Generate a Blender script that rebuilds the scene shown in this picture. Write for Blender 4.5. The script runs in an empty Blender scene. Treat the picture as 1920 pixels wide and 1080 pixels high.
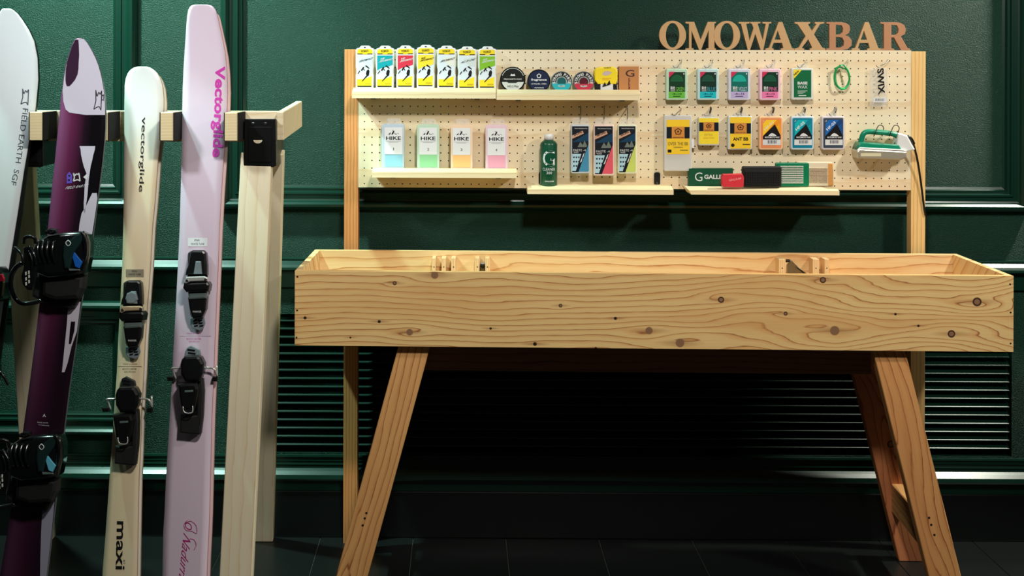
import bpy, bmesh, math, random
from mathutils import Vector, Matrix
random.seed(7)
SC = bpy.context.scene
COL = SC.collection
# ------------------------------------------------------------------ camera, world, lights
F = 2400.0; HCAM = 1.54; PX, PY = 835.0, 132.0; YAW = 0.0108; ROLL = 0.0025
cam = bpy.data.cameras.new('camera'); camo = bpy.data.objects.new('camera', cam); COL.objects.link(camo)
cam.sensor_width = 36; cam.lens = F/1920*36
cam.shift_x = (960-PX)/1920; cam.shift_y = -(540-PY)/1920
camo.matrix_world = Matrix.Translation((0, 0, HCAM)) @ Matrix.Rotation(YAW, 4, 'Z') @ Matrix.Rotation(math.pi/2, 4, 'X') @ Matrix.Rotation(ROLL, 4, 'Z')
SC.camera = camo
SC.view_settings.view_transform = 'Standard'; SC.view_settings.look = 'None'
SC.view_settings.exposure = 0.12; SC.view_settings.gamma = 1.0; SC.view_settings.use_curve_mapping = False
W = bpy.data.worlds.new('world'); SC.world = W; W.use_nodes = True
W.node_tree.nodes['Background'].inputs[0].default_value = (1.0, 0.86, 0.78, 1)
W.node_tree.nodes['Background'].inputs[1].default_value = 0.012
def spot(name, loc, target, energy, color, size, angle=100, blend=0.6):
    l = bpy.data.lights.new(name, 'SPOT'); l.energy = energy; l.color = color; l.shadow_soft_size = size
    l.spot_size = math.radians(angle); l.spot_blend = blend
    o = bpy.data.objects.new(name, l); COL.objects.link(o); o.location = loc
    o.rotation_euler = (Vector(target)-Vector(loc)).to_track_quat('-Z', 'Y').to_euler(); return o
spot('spot_light', (-1.6, 2.6, 2.7), (-0.85, 3.85, 1.66), 105, (0.92, 1.0, 1.0), 0.10, 50, 1.0)
spot('spot_light', (2.3, 2.35, 2.7), (0.9, 4.0, 1.15), 110, (1.0, 0.95, 0.85), 0.09, 75, 0.9)
spot('spot_light', (0.35, 1.7, 2.8), (0.15, 3.7, 0.75), 152, (1.0, 0.96, 0.87), 0.12, 112, 0.5)
spot('spot_light', (-1.5, 3.66, 3.0), (-1.15, 4.2, 1.85), 420, (0.56, 1.0, 0.86), 0.05, 78, 1.0)
spot('spot_light', (2.6, 3.98, 3.0), (2.5, 4.18, 1.2), 230, (0.98, 1.0, 0.84), 0.05, 120)

# ------------------------------------------------------------------ pixel rays and planes
def lin(c):
    return tuple((x/255/12.92 if x/255 <= 0.04045 else ((x/255+0.055)/1.055)**2.4) for x in c)
CP = Vector((0, 0, HCAM))
def ray(px, py):
    a = px-PX; b = py-PY
    x = (a+b*ROLL)/F; y = (b-a*ROLL)/F
    return Vector((x*math.cos(YAW)-math.sin(YAW), x*math.sin(YAW)+math.cos(YAW), -y))
def at(px, py, Y):
    d = ray(px, py); return CP + d*(Y/d.y)
class Surf:
    def __init__(s, O, U=(1, 0, 0), V=(0, 0, 1), bend=None):
        s.O = Vector(O); s.U = Vector(U).normalized(); s.V = Vector(V).normalized(); s.N = s.U.cross(s.V).normalized(); s.bend = bend
    def hit(s, px, py, off=0.0):
        d = ray(px, py); P0 = s.O + s.N*off
        P = CP + d*((P0-CP).dot(s.N)/d.dot(s.N)) - s.O
        return P.dot(s.U), P.dot(s.V)
    def loc(s, u, v, n):                       # surface coordinates to local x, y, z (y is depth)
        if s.bend and v > s.bend[0]: n = n + s.bend[1]*(v-s.bend[0])**2
        return (u, -n, v)
    def matrix(s, u0=0, v0=0):
        P = s.O + s.U*u0 + s.V*v0; X, Y, Z = s.U, -s.N, s.V
        return Matrix(((X.x, Y.x, Z.x, P.x), (X.y, Y.y, Z.y, P.y), (X.z, Y.z, Z.z, P.z), (0, 0, 0, 1)))
PHI = -0.02

# ------------------------------------------------------------------ materials
MATS = {}
def mat(key, rgb, rough=0.5, metal=0.0, alpha=1.0, bump=None, spec=0.5, coat=0.0, trans=0.0):
    if key in MATS: return MATS[key]
    m = bpy.data.materials.new(key); m.use_nodes = True; nt = m.node_tree; b = nt.nodes['Principled BSDF']
    b.inputs['Base Color'].default_value = (*lin(rgb), 1); b.inputs['Roughness'].default_value = rough
    b.inputs['Metallic'].default_value = metal; b.inputs['Alpha'].default_value = alpha
    b.inputs['Specular IOR Level'].default_value = spec; b.inputs['Coat Weight'].default_value = coat
    b.inputs['Transmission Weight'].default_value = trans
    tc = nt.nodes.new('ShaderNodeTexCoord'); n = nt.nodes.new('ShaderNodeTexNoise')
    sc, st, dist = bump if bump else (60, 0.03, 0.001)
    n.inputs['Scale'].default_value = sc; n.inputs['Detail'].default_value = 3
    nt.links.new(tc.outputs['Object'], n.inputs['Vector'])
    bp = nt.nodes.new('ShaderNodeBump'); bp.inputs['Strength'].default_value = st; bp.inputs['Distance'].default_value = dist
    nt.links.new(n.outputs['Fac'], bp.inputs['Height']); nt.links.new(bp.outputs['Normal'], b.inputs['Normal'])
    MATS[key] = m; return m

class NT:
    def __init__(s, m): s.nt = m.node_tree; s.L = s.nt.links
    def put(s, sock, val):
        if isinstance(val, bpy.types.NodeSocket): s.L.new(val, sock)
        else: sock.default_value = val
    def math(s, op, a, b=None, c=None, clamp=False):
        n = s.nt.nodes.new('ShaderNodeMath'); n.operation = op; n.use_clamp = clamp
        s.put(n.inputs[0], a)
        if b is not None: s.put(n.inputs[1], b)
        if c is not None: s.put(n.inputs[2], c)
        return n.outputs[0]
    def vmath(s, op, a, b=None):
        n = s.nt.nodes.new('ShaderNodeVectorMath'); n.operation = op; s.put(n.inputs[0], a)
        if b is not None: s.put(n.inputs[1], b)
        return n.outputs['Value'] if op == 'LENGTH' else n.outputs[0]
    def sep(s, v):
        n = s.nt.nodes.new('ShaderNodeSeparateXYZ'); s.put(n.inputs[0], v); return n.outputs
    def comb(s, x, y, z=0.0):
        n = s.nt.nodes.new('ShaderNodeCombineXYZ'); s.put(n.inputs[0], x); s.put(n.inputs[1], y); s.put(n.inputs[2], z); return n.outputs[0]
    def noise(s, vec, scale=1.0, detail=2.0, rough=0.5):
        n = s.nt.nodes.new('ShaderNodeTexNoise'); s.put(n.inputs['Vector'], vec); n.inputs['Scale'].default_value = scale
        n.inputs['Detail'].default_value = detail; n.inputs['Roughness'].default_value = rough; return n.outputs['Fac']
    def mix(s, f, a, b):
        n = s.nt.nodes.new('ShaderNodeMix'); n.data_type = 'RGBA'; s.put(n.inputs[0], f); s.put(n.inputs[6], a); s.put(n.inputs[7], b); return n.outputs[2]
    def ramp(s, f, stops):
        n = s.nt.nodes.new('ShaderNodeValToRGB'); s.put(n.inputs[0], f); e = n.color_ramp.elements
        while len(e) < len(stops): e.new(0.5)
        for i, (p, c) in enumerate(stops): e[i].position = p; e[i].color = (*c, 1) if len(c) == 3 else c
        return n.outputs[0]
    def mapr(s, v, a, b, c, d):
        n = s.nt.nodes.new('ShaderNodeMapRange'); s.put(n.inputs[0], v)
        for i, q in enumerate((a, b, c, d)): n.inputs[i+1].default_value = q
        return n.outputs[0]

def wood(key, light, mid, dark, axis='x', period=0.02, amp=0.05, seed=0.0, stretch=(1.1, 5.0), knots=(), tiny=(), rough=0.55, swirl=None, fiber=0.12, stain=None, line=1.0):
    """flat-sawn timber: growth lines are contours of a stretched noise field bent round the knots"""
    if key in MATS: return MATS[key]
    m = bpy.data.materials.new(key); m.use_nodes = True; N = NT(m); b = m.node_tree.nodes['Principled BSDF']
    tc = m.node_tree.nodes.new('ShaderNodeTexCoord'); X, Y, Z = N.sep(tc.outputs['Object'])
    if axis == 'x': A, C = X, N.math('ADD', Z, N.math('MULTIPLY', Y, 0.9))
    else: A, C = Z, N.math('ADD', X, N.math('MULTIPLY', Y, 0.9))
    sd = (seed*3.17, seed*5.3, seed*7.7)
    nv = N.vmath('ADD', N.comb(N.math('MULTIPLY', A, stretch[0]), N.math('MULTIPLY', C, stretch[1]), 0.0), sd)
    n1 = N.math('SUBTRACT', N.noise(nv, 1.0, 2.5, 0.45), 0.5)
    a_amp = amp
    if swirl: a_amp = N.mapr(A, swirl[0], swirl[1], amp, swirl[2])
    f = N.math('ADD', C, N.math('MULTIPLY', n1, a_amp))
    nv2 = N.comb(N.math('MULTIPLY', A, 9.0), N.math('MULTIPLY', C, 55.0), seed)
    f = N.math('ADD', f, N.math('MULTIPLY', N.math('SUBTRACT', N.noise(nv2, 1.0, 2), 0.5), period*0.55))
    P2 = N.comb(A, C, 0.0); kmask = None; halo = None; rims = None
    for (ka, kc, R, kind) in knots:
        dv = N.vmath('SUBTRACT', P2, (ka, kc, 0.0))
        sv = N.vmath('MULTIPLY', dv, (1/(R*7.0), 1/(R*2.6), 0.0)); r = N.vmath('LENGTH', sv)
        e = N.math('EXPONENT', N.math('MULTIPLY', N.math('MULTIPLY', r, r), -1.0))
        sy = N.math('TANH', N.math('MULTIPLY', N.sep(sv)[1], 3.0))
        f = N.math('SUBTRACT', f, N.math('MULTIPLY', N.math('MULTIPLY', e, sy), R*2.0))
        hv = N.vmath('LENGTH', N.vmath('MULTIPLY', dv, (1/(R*6.0), 1/(R*0.9), 0.0)))
        h = N.mapr(hv, 0.2, 1.0, 1.0, 0.0); halo = h if halo is None else N.math('MAXIMUM', halo, h)
        d = N.math('DIVIDE', N.vmath('LENGTH', dv), R)
        km = N.mapr(d, 0.85, 1.05, 1.0, 0.0); kmask = km if kmask is None else N.math('MAXIMUM', kmask, km)
        if kind:
            rm = N.math('MULTIPLY', N.mapr(d, 0.5, 0.75, 0.0, 1.0), km); rims = rm if rims is None else N.math('MAXIMUM', rims, rm)
    t = N.math('FRACT', N.math('DIVIDE', f, period))
    L, Mi, D = lin(light), lin(mid), lin(dark)
    Ml = tuple(L[i]*0.35+Mi[i]*0.65 for i in range(3)); Dl = tuple(Mi[i]*(1-line)+D[i]*line for i in range(3))
    c = N.ramp(t, [(0.0, L), (0.5, L), (0.84, Ml), (0.93, Dl), (1.0, L)])
    tone = N.noise(N.vmath('ADD', N.comb(N.math('MULTIPLY', A, 1.3), N.math('MULTIPLY', C, 11.0), 0.0), (seed, 3.1, 9.2)), 1.0, 3)
    c = N.mix(N.mapr(tone, 0.45, 0.75, 0.0, 0.65), c, (*Mi, 1))
    fib = N.noise(N.comb(N.math('MULTIPLY', A, 10.0), N.math('MULTIPLY', C, 420.0), N.math('MULTIPLY', Y, 300.0)), 1.0, 2)
    c = N.mix(N.mapr(fib, 0.35, 0.7, 0.0, fiber), c, (*D, 1))
    if halo is not None:
        c = N.mix(N.math('MULTIPLY', halo, 0.5), c, (*lin((150, 92, 52)), 1))
        c = N.mix(kmask, c, (*lin((142, 104, 76)), 1))
    if rims is not None: c = N.mix(rims, c, (*lin((52, 30, 20)), 1))
    for (ka, kc, R) in tiny:
        dv = N.vmath('SUBTRACT', P2, (ka, kc, 0.0))
        h = N.mapr(N.vmath('LENGTH', N.vmath('MULTIPLY', dv, (1/(R*8), 1/R, 0))), 0.1, 1.0, 0.6, 0.0)
        c = N.mix(h, c, (*lin((140, 84, 48)), 1))
        c = N.mix(N.mapr(N.vmath('LENGTH', dv), R*0.7, R*1.1, 1.0, 0.0), c, (*lin((40, 24, 18)), 1))
    N.L.new(c, b.inputs['Base Color']); b.inputs['Roughness'].default_value = rough; b.inputs['Specular IOR Level'].default_value = 0.3
    bp = m.node_tree.nodes.new('ShaderNodeBump'); bp.inputs['Strength'].default_value = 0.12; bp.inputs['Distance'].default_value = 0.0006
    N.L.new(fib, bp.inputs['Height']); N.L.new(bp.outputs[0], b.inputs['Normal'])
    MATS[key] = m; return m

# ------------------------------------------------------------------ mesh builder
_tc = {}
def text_mesh(s, bold=0.0):
    s0 = s; s = (s0, bold)
    if s in _tc: return _tc[s]
    cu = bpy.data.curves.new('t', 'FONT'); cu.body = s0; cu.offset = bold; cu.resolution_u = 3; cu.fill_mode = 'FRONT'
    o = bpy.data.objects.new('t', cu); me = bpy.data.meshes.new_from_object(o)
    vs = [(v.co.x, v.co.y) for v in me.vertices]; fs = [tuple(p.vertices) for p in me.polygons]
    bpy.data.objects.remove(o); bpy.data.curves.remove(cu); bpy.data.meshes.remove(me)
    if not vs: _tc[s] = ([], []); return _tc[s]
    x0 = min(v[0] for v in vs); x1 = max(v[0] for v in vs); y0 = min(v[1] for v in vs); y1 = max(v[1] for v in vs)
    _tc[s] = ([((x-x0)/(x1-x0+1e-9), (y-y0)/(y1-y0+1e-9)) for x, y in vs], fs); return _tc[s]
def rr(x0, y0, x1, y1, r, seg=4):
    out = []
    for cx, cy, a0 in ((x1-r, y0+r, -90), (x1-r, y1-r, 0), (x0+r, y1-r, 90), (x0+r, y0+r, 180)):
        for k in range(seg+1):
            a = math.radians(a0+90*k/seg); out.append((cx+r*math.cos(a), cy+r*math.sin(a)))
    return out
def circ(cx, cy, r, n=24, ry=None):
    ry = ry or r
    return [(cx+r*math.cos(2*math.pi*k/n), cy+ry*math.sin(2*math.pi*k/n)) for k in range(n)]
class MB:
    def __init__(s, surf=None): s.v = []; s.f = []; s.m = []; s.mats = []; s.S = surf; s.sm = []
    def mi(s, m):
        if m not in s.mats: s.mats.append(m)
        return s.mats.index(m)
    def add(s, vs, fs, m, smooth=False):
        k = len(s.v); s.v += [tuple(v) for v in vs]; i = s.mi(m)
        for f in fs: s.f.append(tuple(k+j for j in f)); s.m.append(i); s.sm.append(smooth)
        return s
    def box(s, x0, x1, y0, y1, z0, z1, m, bevel=0.0):
        vs = [(x, y, z) for x in (x0, x1) for y in (y0, y1) for z in (z0, z1)]
        fs = [(0, 1, 3, 2), (4, 6, 7, 5), (0, 4, 5, 1), (2, 3, 7, 6), (0, 2, 6, 4), (1, 5, 7, 3)]
        if bevel: return s._bev(vs, fs, m, bevel, None)
        return s.add(vs, fs, m)
    def _bev(s, vs, fs, m, bevel, sel, seg=2, smooth=False):
        bm = bmesh.new(); bv = [bm.verts.new(v) for v in vs]
        for f in fs:
            try: bm.faces.new([bv[i] for i in f])
            except ValueError: pass
        bm.normal_update(); bm.verts.index_update()
        ed = [e for e in bm.edges if sel is None or sel(e)]
        bmesh.ops.bevel(bm, geom=ed, offset=bevel, segments=seg, profile=0.5, affect='EDGES', clamp_overlap=True)
        bm.verts.index_update()
        s.add([v.co[:] for v in bm.verts], [tuple(v.index for v in f.verts) for f in bm.faces], m, smooth); bm.free(); return s
    def prism(s, pts, y0, y1, m, bevel=0.0, seg=2, smooth=False):   # pts (x, z); y0 front, y1 back
        n = len(pts)
        a = sum(pts[i][0]*pts[(i+1) % n][1]-pts[(i+1) % n][0]*pts[i][1] for i in range(n))
        if a < 0: pts = pts[::-1]
        vs = [(p[0], y0, p[1]) for p in pts]+[(p[0], y1, p[1]) for p in pts]
        fs = [tuple(range(n)), tuple(range(2*n-1, n-1, -1))]+[(i, n+i, n+(i+1) % n, (i+1) % n) for i in range(n)]
        if bevel: return s._bev(vs, fs, m, bevel, lambda e: all(abs(v.co.y-y0) < 1e-7 for v in e.verts), seg, smooth)
        return s.add(vs, fs, m, smooth)
    # pixel-measured shapes on the surface s.S
    def poly(s, pts, off, m):
        q = [s.S.hit(x, y, off) for x, y in pts]; a = sum(q[i][0]*q[(i+1) % len(q)][1]-q[(i+1) % len(q)][0]*q[i][1] for i in range(len(q)))
        if a < 0: q = q[::-1]
        return s.add([s.S.loc(u, v, off) for u, v in q], [tuple(range(len(q)))], m)
    def rect(s, x0, y0, x1, y1, off, m): return s.poly([(x0, y0), (x1, y0), (x1, y1), (x0, y1)], off, m)
    def slab(s, pts, off, depth, m, bevel=0.0, seg=2, smooth=False):
        q = [s.S.hit(x, y, off) for x, y in pts]; k = MB(); k.prism(q, -off, -off+depth, m, bevel, seg, smooth)
        vs = [s.S.loc(x, z, -y) for x, y, z in k.v]; return s.add(vs, k.f, m, smooth)
    def strip(s, rows, off, m, nx=1):          # rows of (y, x left, x right)
        vs = []; fs = []
        for (y, a, b) in rows:
            for i in range(nx+1):
                u, v = s.S.hit(a+(b-a)*i/nx, y, off); vs.append(s.S.loc(u, v, off))
        w = nx+1
        for j in range(len(rows)-1):
            for i in range(nx): fs.append((j*w+i, (j+1)*w+i, (j+1)*w+i+1, j*w+i+1))
        return s.add(vs, fs, m)
    def text(s, t, p0, p1, h, off, m, skew=0.0, bold=0.0):
        vs, fs = text_mesh(t, bold); d = (p1[0]-p0[0], p1[1]-p0[1]); L = math.hypot(*d); up = (d[1]/L, -d[0]/L); out = []
        for a, b in vs:
            a2 = a+skew*b
            u, v = s.S.hit(p0[0]+d[0]*a2+up[0]*h*b, p0[1]+d[1]*a2+up[1]*h*b, off); out.append(s.S.loc(u, v, off))
        return s.add(out, fs, m)
    def tube(s, pts, r, m, n=8, cap=True, smooth=True):            # points in local x, y, z
        P = [Vector(p) for p in pts]; vs = []; fs = []; up = None
        for i, p in enumerate(P):
            t = (P[min(i+1, len(P)-1)]-P[max(i-1, 0)]).normalized()
            if up is None: up = Vector((0, 0, 1)) if abs(t.z) < 0.9 else Vector((1, 0, 0))
            a = (up-t*up.dot(t)).normalized(); b = t.cross(a); up = a
            rad = r[i] if isinstance(r, (list, tuple)) else r
            for k in range(n):
                w = 2*math.pi*k/n; vs.append(p+a*math.cos(w)*rad+b*math.sin(w)*rad)
        for i in range(len(P)-1):
            for k in range(n): fs.append((i*n+k, i*n+(k+1) % n, (i+1)*n+(k+1) % n, (i+1)*n+k))
        if cap: fs.append(tuple(range(n-1, -1, -1))); fs.append(tuple(range((len(P)-1)*n, len(P)*n)))
        return s.add(vs, fs, m, smooth)
    def ptube(s, pts, r, m, n=8, sub=3):                            # (px, py, off), smoothed
        Q = [Vector(s.S.loc(*s.S.hit(x, y, o), o)) for x, y, o in pts]
        return s.tube(crv(Q, sub), r, m, n)
    def lathe(s, cx, cy, prof, m, n=24, smooth=True):               # prof (r, z) round a vertical axis
        vs = []; fs = []
        for r, z in prof:
            for k in range(n): w = 2*math.pi*k/n; vs.append((cx+r*math.cos(w), cy+r*math.sin(w), z))
        for i in range(len(prof)-1):
            for k in range(n): fs.append((i*n+k, i*n+(k+1) % n, (i+1)*n+(k+1) % n, (i+1)*n+k))
        fs.append(tuple(range(n-1, -1, -1))); fs.append(tuple(range((len(prof)-1)*n, len(prof)*n)))
        return s.add(vs, fs, m, smooth)
def crv(P, sub=3):
    if len(P) < 3 or sub < 2: return P
    out = []
    for i in range(len(P)-1):
        p0, p1, p2, p3 = P[max(i-1, 0)], P[i], P[i+1], P[min(i+2, len(P)-1)]
        for k in range(sub):
            t = k/sub; out.append(0.5*((2*p1)+(p2-p0)*t+(2*p0-5*p1+4*p2-p3)*t*t+(3*p1-p0-3*p2+p3)*t**3))
    out.append(P[-1]); return out
def mkobj(name, mb, parent=None, origin=(0, 0, 0), fix=True):
    me = bpy.data.meshes.new(name); ox, oy, oz = origin
    me.from_pydata([(x-ox, y-oy, z-oz) for x, y, z in mb.v], [], mb.f)
    for m in mb.mats: me.materials.append(m)
    me.polygons.foreach_set('material_index', mb.m); me.polygons.foreach_set('use_smooth', mb.sm)
    if fix:
        bm = bmesh.new(); bm.from_mesh(me)
        closed = [f for f in bm.faces if all(len(e.link_faces) == 2 for e in f.edges)]
        if closed: bmesh.ops.recalc_face_normals(bm, faces=closed)
        bm.to_mesh(me); bm.free()
    o = bpy.data.objects.new(name, me); COL.objects.link(o)
    if parent: o.parent = parent
    return o
def tag(o, label=None, cat=None, group=None, kind=None):
    if label: o['label'] = label
    if cat: o['category'] = cat
    if group: o['group'] = group
    if kind: o['kind'] = kind
    return o
class Thing:
    """an Empty at the thing's base on surface S; parts are children in the same local frame"""
    def __init__(s, name, label, cat, S, u0, v0, group=None, n0=0.0):
        s.S = S; s.u0, s.v0, s.n0 = u0, v0, n0
        s.o = bpy.data.objects.new(name, None); s.o.empty_display_size = 0.02; COL.objects.link(s.o)
        s.o.matrix_world = S.matrix(u0, v0) @ Matrix.Translation((0, -n0, 0)); tag(s.o, label, cat, group)
    def mb(s): return MB(s.S)
    def part(s, name, mb, parent=None, label=None):
        o = mkobj(name, mb, parent or s.o, (s.u0, -s.n0, s.v0))
        if label: o['label'] = label
        return o
def timber(name, p0, p1, wdir, w, t, m, root=None, hcut=(False, False), bevel=0.002, parent=None):
    """a length of squared timber from p0 to p1, grain along its own z"""
    p0, p1 = Vector(p0), Vector(p1); Z = (p1-p0); L = Z.length; Z.normalize()
    X = Vector(wdir); X = (X-Z*X.dot(Z)).normalized(); Y = Z.cross(X)
    vs = []
    for a in (-w/2, w/2):
        for b in (-t/2, t/2):
            for k, z in enumerate((0, L)):
                q = X*a+Y*b; zz = z
                if hcut[k] and abs(Z.z) > 0.2: zz = z-q.z/Z.z
                vs.append((a, b, zz))
    fs = [(0, 1, 3, 2), (4, 6, 7, 5), (0, 4, 5, 1), (2, 3, 7, 6), (0, 2, 6, 4), (1, 5, 7, 3)]
    k = MB(); k._bev(vs, fs, m, bevel, None, 1)
    o = mkobj(name, k)
    M = Matrix(((X.x, Y.x, Z.x, p0.x), (X.y, Y.y, Z.y, p0.y), (X.z, Y.z, Z.z, p0.z), (0, 0, 0, 1)))
    o.matrix_world = M
    if root is not None: o.parent = root; o.matrix_local = root.matrix_world.inverted() @ M
    return o
# ------------------------------------------------------------------ setting
YW = 4.235
def wallpaint():
    m = bpy.data.materials.new('dark_green_paint'); m.use_nodes = True; N = NT(m); b = m.node_tree.nodes['Principled BSDF']
    tc = m.node_tree.nodes.new('ShaderNodeTexCoord'); P = tc.outputs['Object']
    n = N.noise(N.vmath('MULTIPLY', P, (1, 1, 1.5)), 200, 3, 0.65); big = N.noise(P, 2.2, 2)
    b.inputs['Roughness'].default_value = 0.40; b.inputs['Specular IOR Level'].default_value = 0.3
    N.L.new(N.mix(N.mapr(big, 0.3, 0.7, 0, 1), (*lin((8, 50, 38)), 1), (*lin((12, 58, 44)), 1)), b.inputs['Base Color'])
    bp = m.node_tree.nodes.new('ShaderNodeBump'); bp.inputs['Strength'].default_value = 1.0; bp.inputs['Distance'].default_value = 0.005
    N.L.new(n, bp.inputs['Height']); N.L.new(bp.outputs[0], b.inputs['Normal']); return m
PAINT = wallpaint()
TRIM = mat('green_gloss_trim', (10, 46, 36), 0.28, bump=(40, 0.04, 0.001))
STONE = mat('black_granite', (14, 18, 18), 0.25, bump=(300, 0.15, 0.0005))
TILE = mat('dark_floor_tile', (15, 19, 19), 0.4, bump=(120, 0.12, 0.0006))
GROUT = mat('pale_grout', (74, 78, 74), 0.85)
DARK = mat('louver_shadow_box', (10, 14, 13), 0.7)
def zat(y, x=1187): return at(x, y, YW).z
XL, XR, ZT = -4.2, 4.6, 3.2
la, lb = at(476, 700, YW).x, at(1897, 700, YW).x; l1, l0 = zat(592, 1187), zat(852, 1187)
w = MB()
w.box(XL, XR, YW, YW+0.1, l1, ZT, PAINT); w.box(XL, XR, YW, YW+0.1, 0, l0, PAINT)
w.box(XL, la, YW, YW+0.1, l0, l1, PAINT); w.box(lb, XR, YW, YW+0.1, l0, l1, PAINT)
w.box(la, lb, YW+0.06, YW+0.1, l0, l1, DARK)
wall = tag(mkobj('wall_back', w), kind='structure')
# louver slats
sm = None; nsl = 16; pitch = (l1-l0-0.02)/nsl
for i in range(nsl):
    z = l0+0.016+pitch*(i+0.35)
    if sm is None:
        k = MB(); hw = (lb-la)/2-0.006
        prof = [(-0.006, -0.003), (-0.006, 0.0), (-0.004, 0.0015), (0.012, 0.0125), (0.045, 0.019), (0.045, 0.014), (0.008, 0.006)]
        vs = [(x, y, z_) for x in (-hw, hw) for (y, z_) in prof]; n = len(prof)
        k.add(vs, [tuple(range(n)), tuple(range(2*n-1, n-1, -1))]+[(j, (j+1) % n, n+(j+1) % n, n+j) for j in range(n)], TRIM)
        so = mkobj('slat', k); sm = so.data
    else: so = bpy.data.objects.new('slat', sm); COL.objects.link(so)
    so.location = ((la+lb)/2, YW+0.008, z); so.parent = wall
# moulded frames (mitred profile swept round a rectangle)
PROF = [(0, 0), (0.0, 0.010), (0.004, 0.020), (0.012, 0.030), (0.020, 0.031), (0.027, 0.024), (0.031, 0.017), (0.036, 0.015), (0.050, 0.0145),
        (0.052, 0.019), (0.058, 0.019), (0.061, 0.011), (0.068, 0.0105), (0.071, 0.012), (0.074, 0.004), (0.082, 0.0)]
def frame(x0, x1, z0, z1, name):
    k = MB(); vs = []; fs = []
    for d, h in PROF:
        for (x, z) in ((x0+d, z0+d), (x1-d, z0+d), (x1-d, z1-d), (x0+d, z1-d)): vs.append((x, YW-h, z))
    for i in range(len(PROF)-1):
        for j in range(4): fs.append((i*4+j, i*4+(j+1) % 4, (i+1)*4+(j+1) % 4, (i+1)*4+j))
    k.add(vs, fs, TRIM); return tag(mkobj(name, k), kind='structure')
zu = zat(395); xA = at(258, 300, YW).x; xB0 = at(414, 300, YW).x; xB1 = at(1925, 300, YW).x; 
frame(-3.4, xA, zu, 2.6, 'trim_1'); frame(xB0, xB1, zu, 2.6, 'trim_2'); frame(xB1+0.27, 4.4, zu, 2.6, 'trim_3')
frame(-3.4, xA, zat(822), zat(568), 'trim_4')
def sweep(name, prof, m=TRIM):              # (z, proud) profile run along the wall
    k = MB(); vs = [(x, YW-h, z) for x in (XL, XR) for z, h in prof]; n = len(prof)
    k.add(vs, [(j, j+1, n+j+1, n+j) for j in range(n-1)]+[tuple(range(n)), tuple(range(2*n-1, n-1, -1))], m)
    return tag(mkobj(name, k), kind='structure')
za, zb, zc = zat(488), zat(508), zat(542)
sweep('trim_5', [(za+0.006, 0), (za+0.004, 0.012), (za, 0.013), (za-0.003, 0.010), (za-0.006, 0.013), (za-0.016, 0.024), (za-0.024, 0.030), (zb+0.004, 0.031),
                 (zb-0.002, 0.024), (zb-0.006, 0.010), (zc+0.003, 0.010), (zc, 0.004), (zc-0.001, 0)])
z1, z2, z3, z4 = zat(857), zat(873), zat(883), zat(899)
sweep('trim_6', [(z1+0.004, 0), (z1+0.003, 0.008), (z1-0.003, 0.010), (z1-0.005, 0.006), (z1-0.016, 0.009), (z1-0.018, 0.006), (z2, 0.010), (z2-0.003, 0.007),
                 (z3+0.006, 0.010), (z3, 0.018), (z3-0.010, 0.030), (z4+0.006, 0.034), (z4, 0.030), (z4-0.006, 0.014), (z4-0.04, 0.014), (z4-0.041, 0)])
zs = zat(920)
k = MB(); k.box(XL, XR, YW-0.022, YW-0.0005, 0.001, zs, STONE, 0.003)
tag(mkobj('baseboard_back', k), kind='structure')
k = MB(); k.box(XL, XR, 0.3, YW+0.1, -0.05, -0.004, GROUT); floor = tag(mkobj('floor', k), kind='structure')
tm = None; T = 0.3057; ox = (958-861)/((1080-132)/HCAM)
yrow = YW+0.04
for r in range(6):
    for c in range(-14, 15):
        x0 = ox+T*c
        if x0 < XL or x0+T > XR: continue
        if tm is None:
            k = MB(); k.box(0.0013, T-0.0013, 0.0013, 2*T-0.0013, -0.012, 0, TILE, 0.0012); o = mkobj('tile', k); tm = o.data
        else: o = bpy.data.objects.new('tile', tm); COL.objects.link(o)
        o.location = (x0, yrow-2*T*(r+1), 0); o.parent = floor

# ------------------------------------------------------------------ wood kinds
OL, OM, OD = (238, 202, 138), (220, 162, 98), (158, 96, 54)
def kn(S, u0, v0, L): return [(S.hit(x, y)[0]-u0, S.hit(x, y)[1]-v0, R, kd) for x, y, R, kd in L]
U_ = (math.cos(PHI), math.sin(PHI), 0)
TS = Surf(at(1227, 580, 3.66), U_)
fa, fb, fc, fd = TS.hit(553, 507), TS.hit(1901, 518), TS.hit(1900, 660), TS.hit(552, 648)
TU0, TU1 = (fa[0]+fd[0])/2, (fb[0]+fc[0])/2; TV1, TV0 = (fa[1]+fb[1])/2, (fc[1]+fd[1])/2
TD = 0.44; uc = (TU0+TU1)/2; vfloor = -TS.O.z
print('table width', TU1-TU0, 'rim z', TV1+TS.O.z, TV0+TS.O.z)
for pxl in ((590, 468), (1793, 476)): print('back corner', TS.hit(*pxl, -TD), TU0, TU1, TV1)
table = Thing('waxing_table', 'long light plywood waxing table with a deep open tray on splayed legs', 'table', TS, uc, vfloor)
KN = kn(TS, uc, vfloor, [(815, 516, 0.011, 0), (768, 623, 0.010, 0), (1217, 620, 0.011, 0), (1275, 643, 0.013, 0), (1352, 562, 0.009, 1), (1543, 525, 0.009, 1),
     (1565, 620, 0.014, 0), (1784, 626, 0.011, 1), (1832, 566, 0.013, 1), (740, 531, 0.006, 1), (1051, 573, 0.0055, 1), (1473, 588, 0.006, 1)])
TY = [(a, b, r) for a, b, r, _ in kn(TS, uc, vfloor, [(1154, 597, 0.005, 0), (711, 603, 0.005, 0), (572, 596, 0.005, 0), (920, 616, 0.004, 0), (657, 633, 0.003, 0), (1003, 645, 0.006, 0), (1117, 653, 0.004, 0), (1679, 589, 0.004, 0), (1722, 611, 0.004, 0)])]
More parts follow.
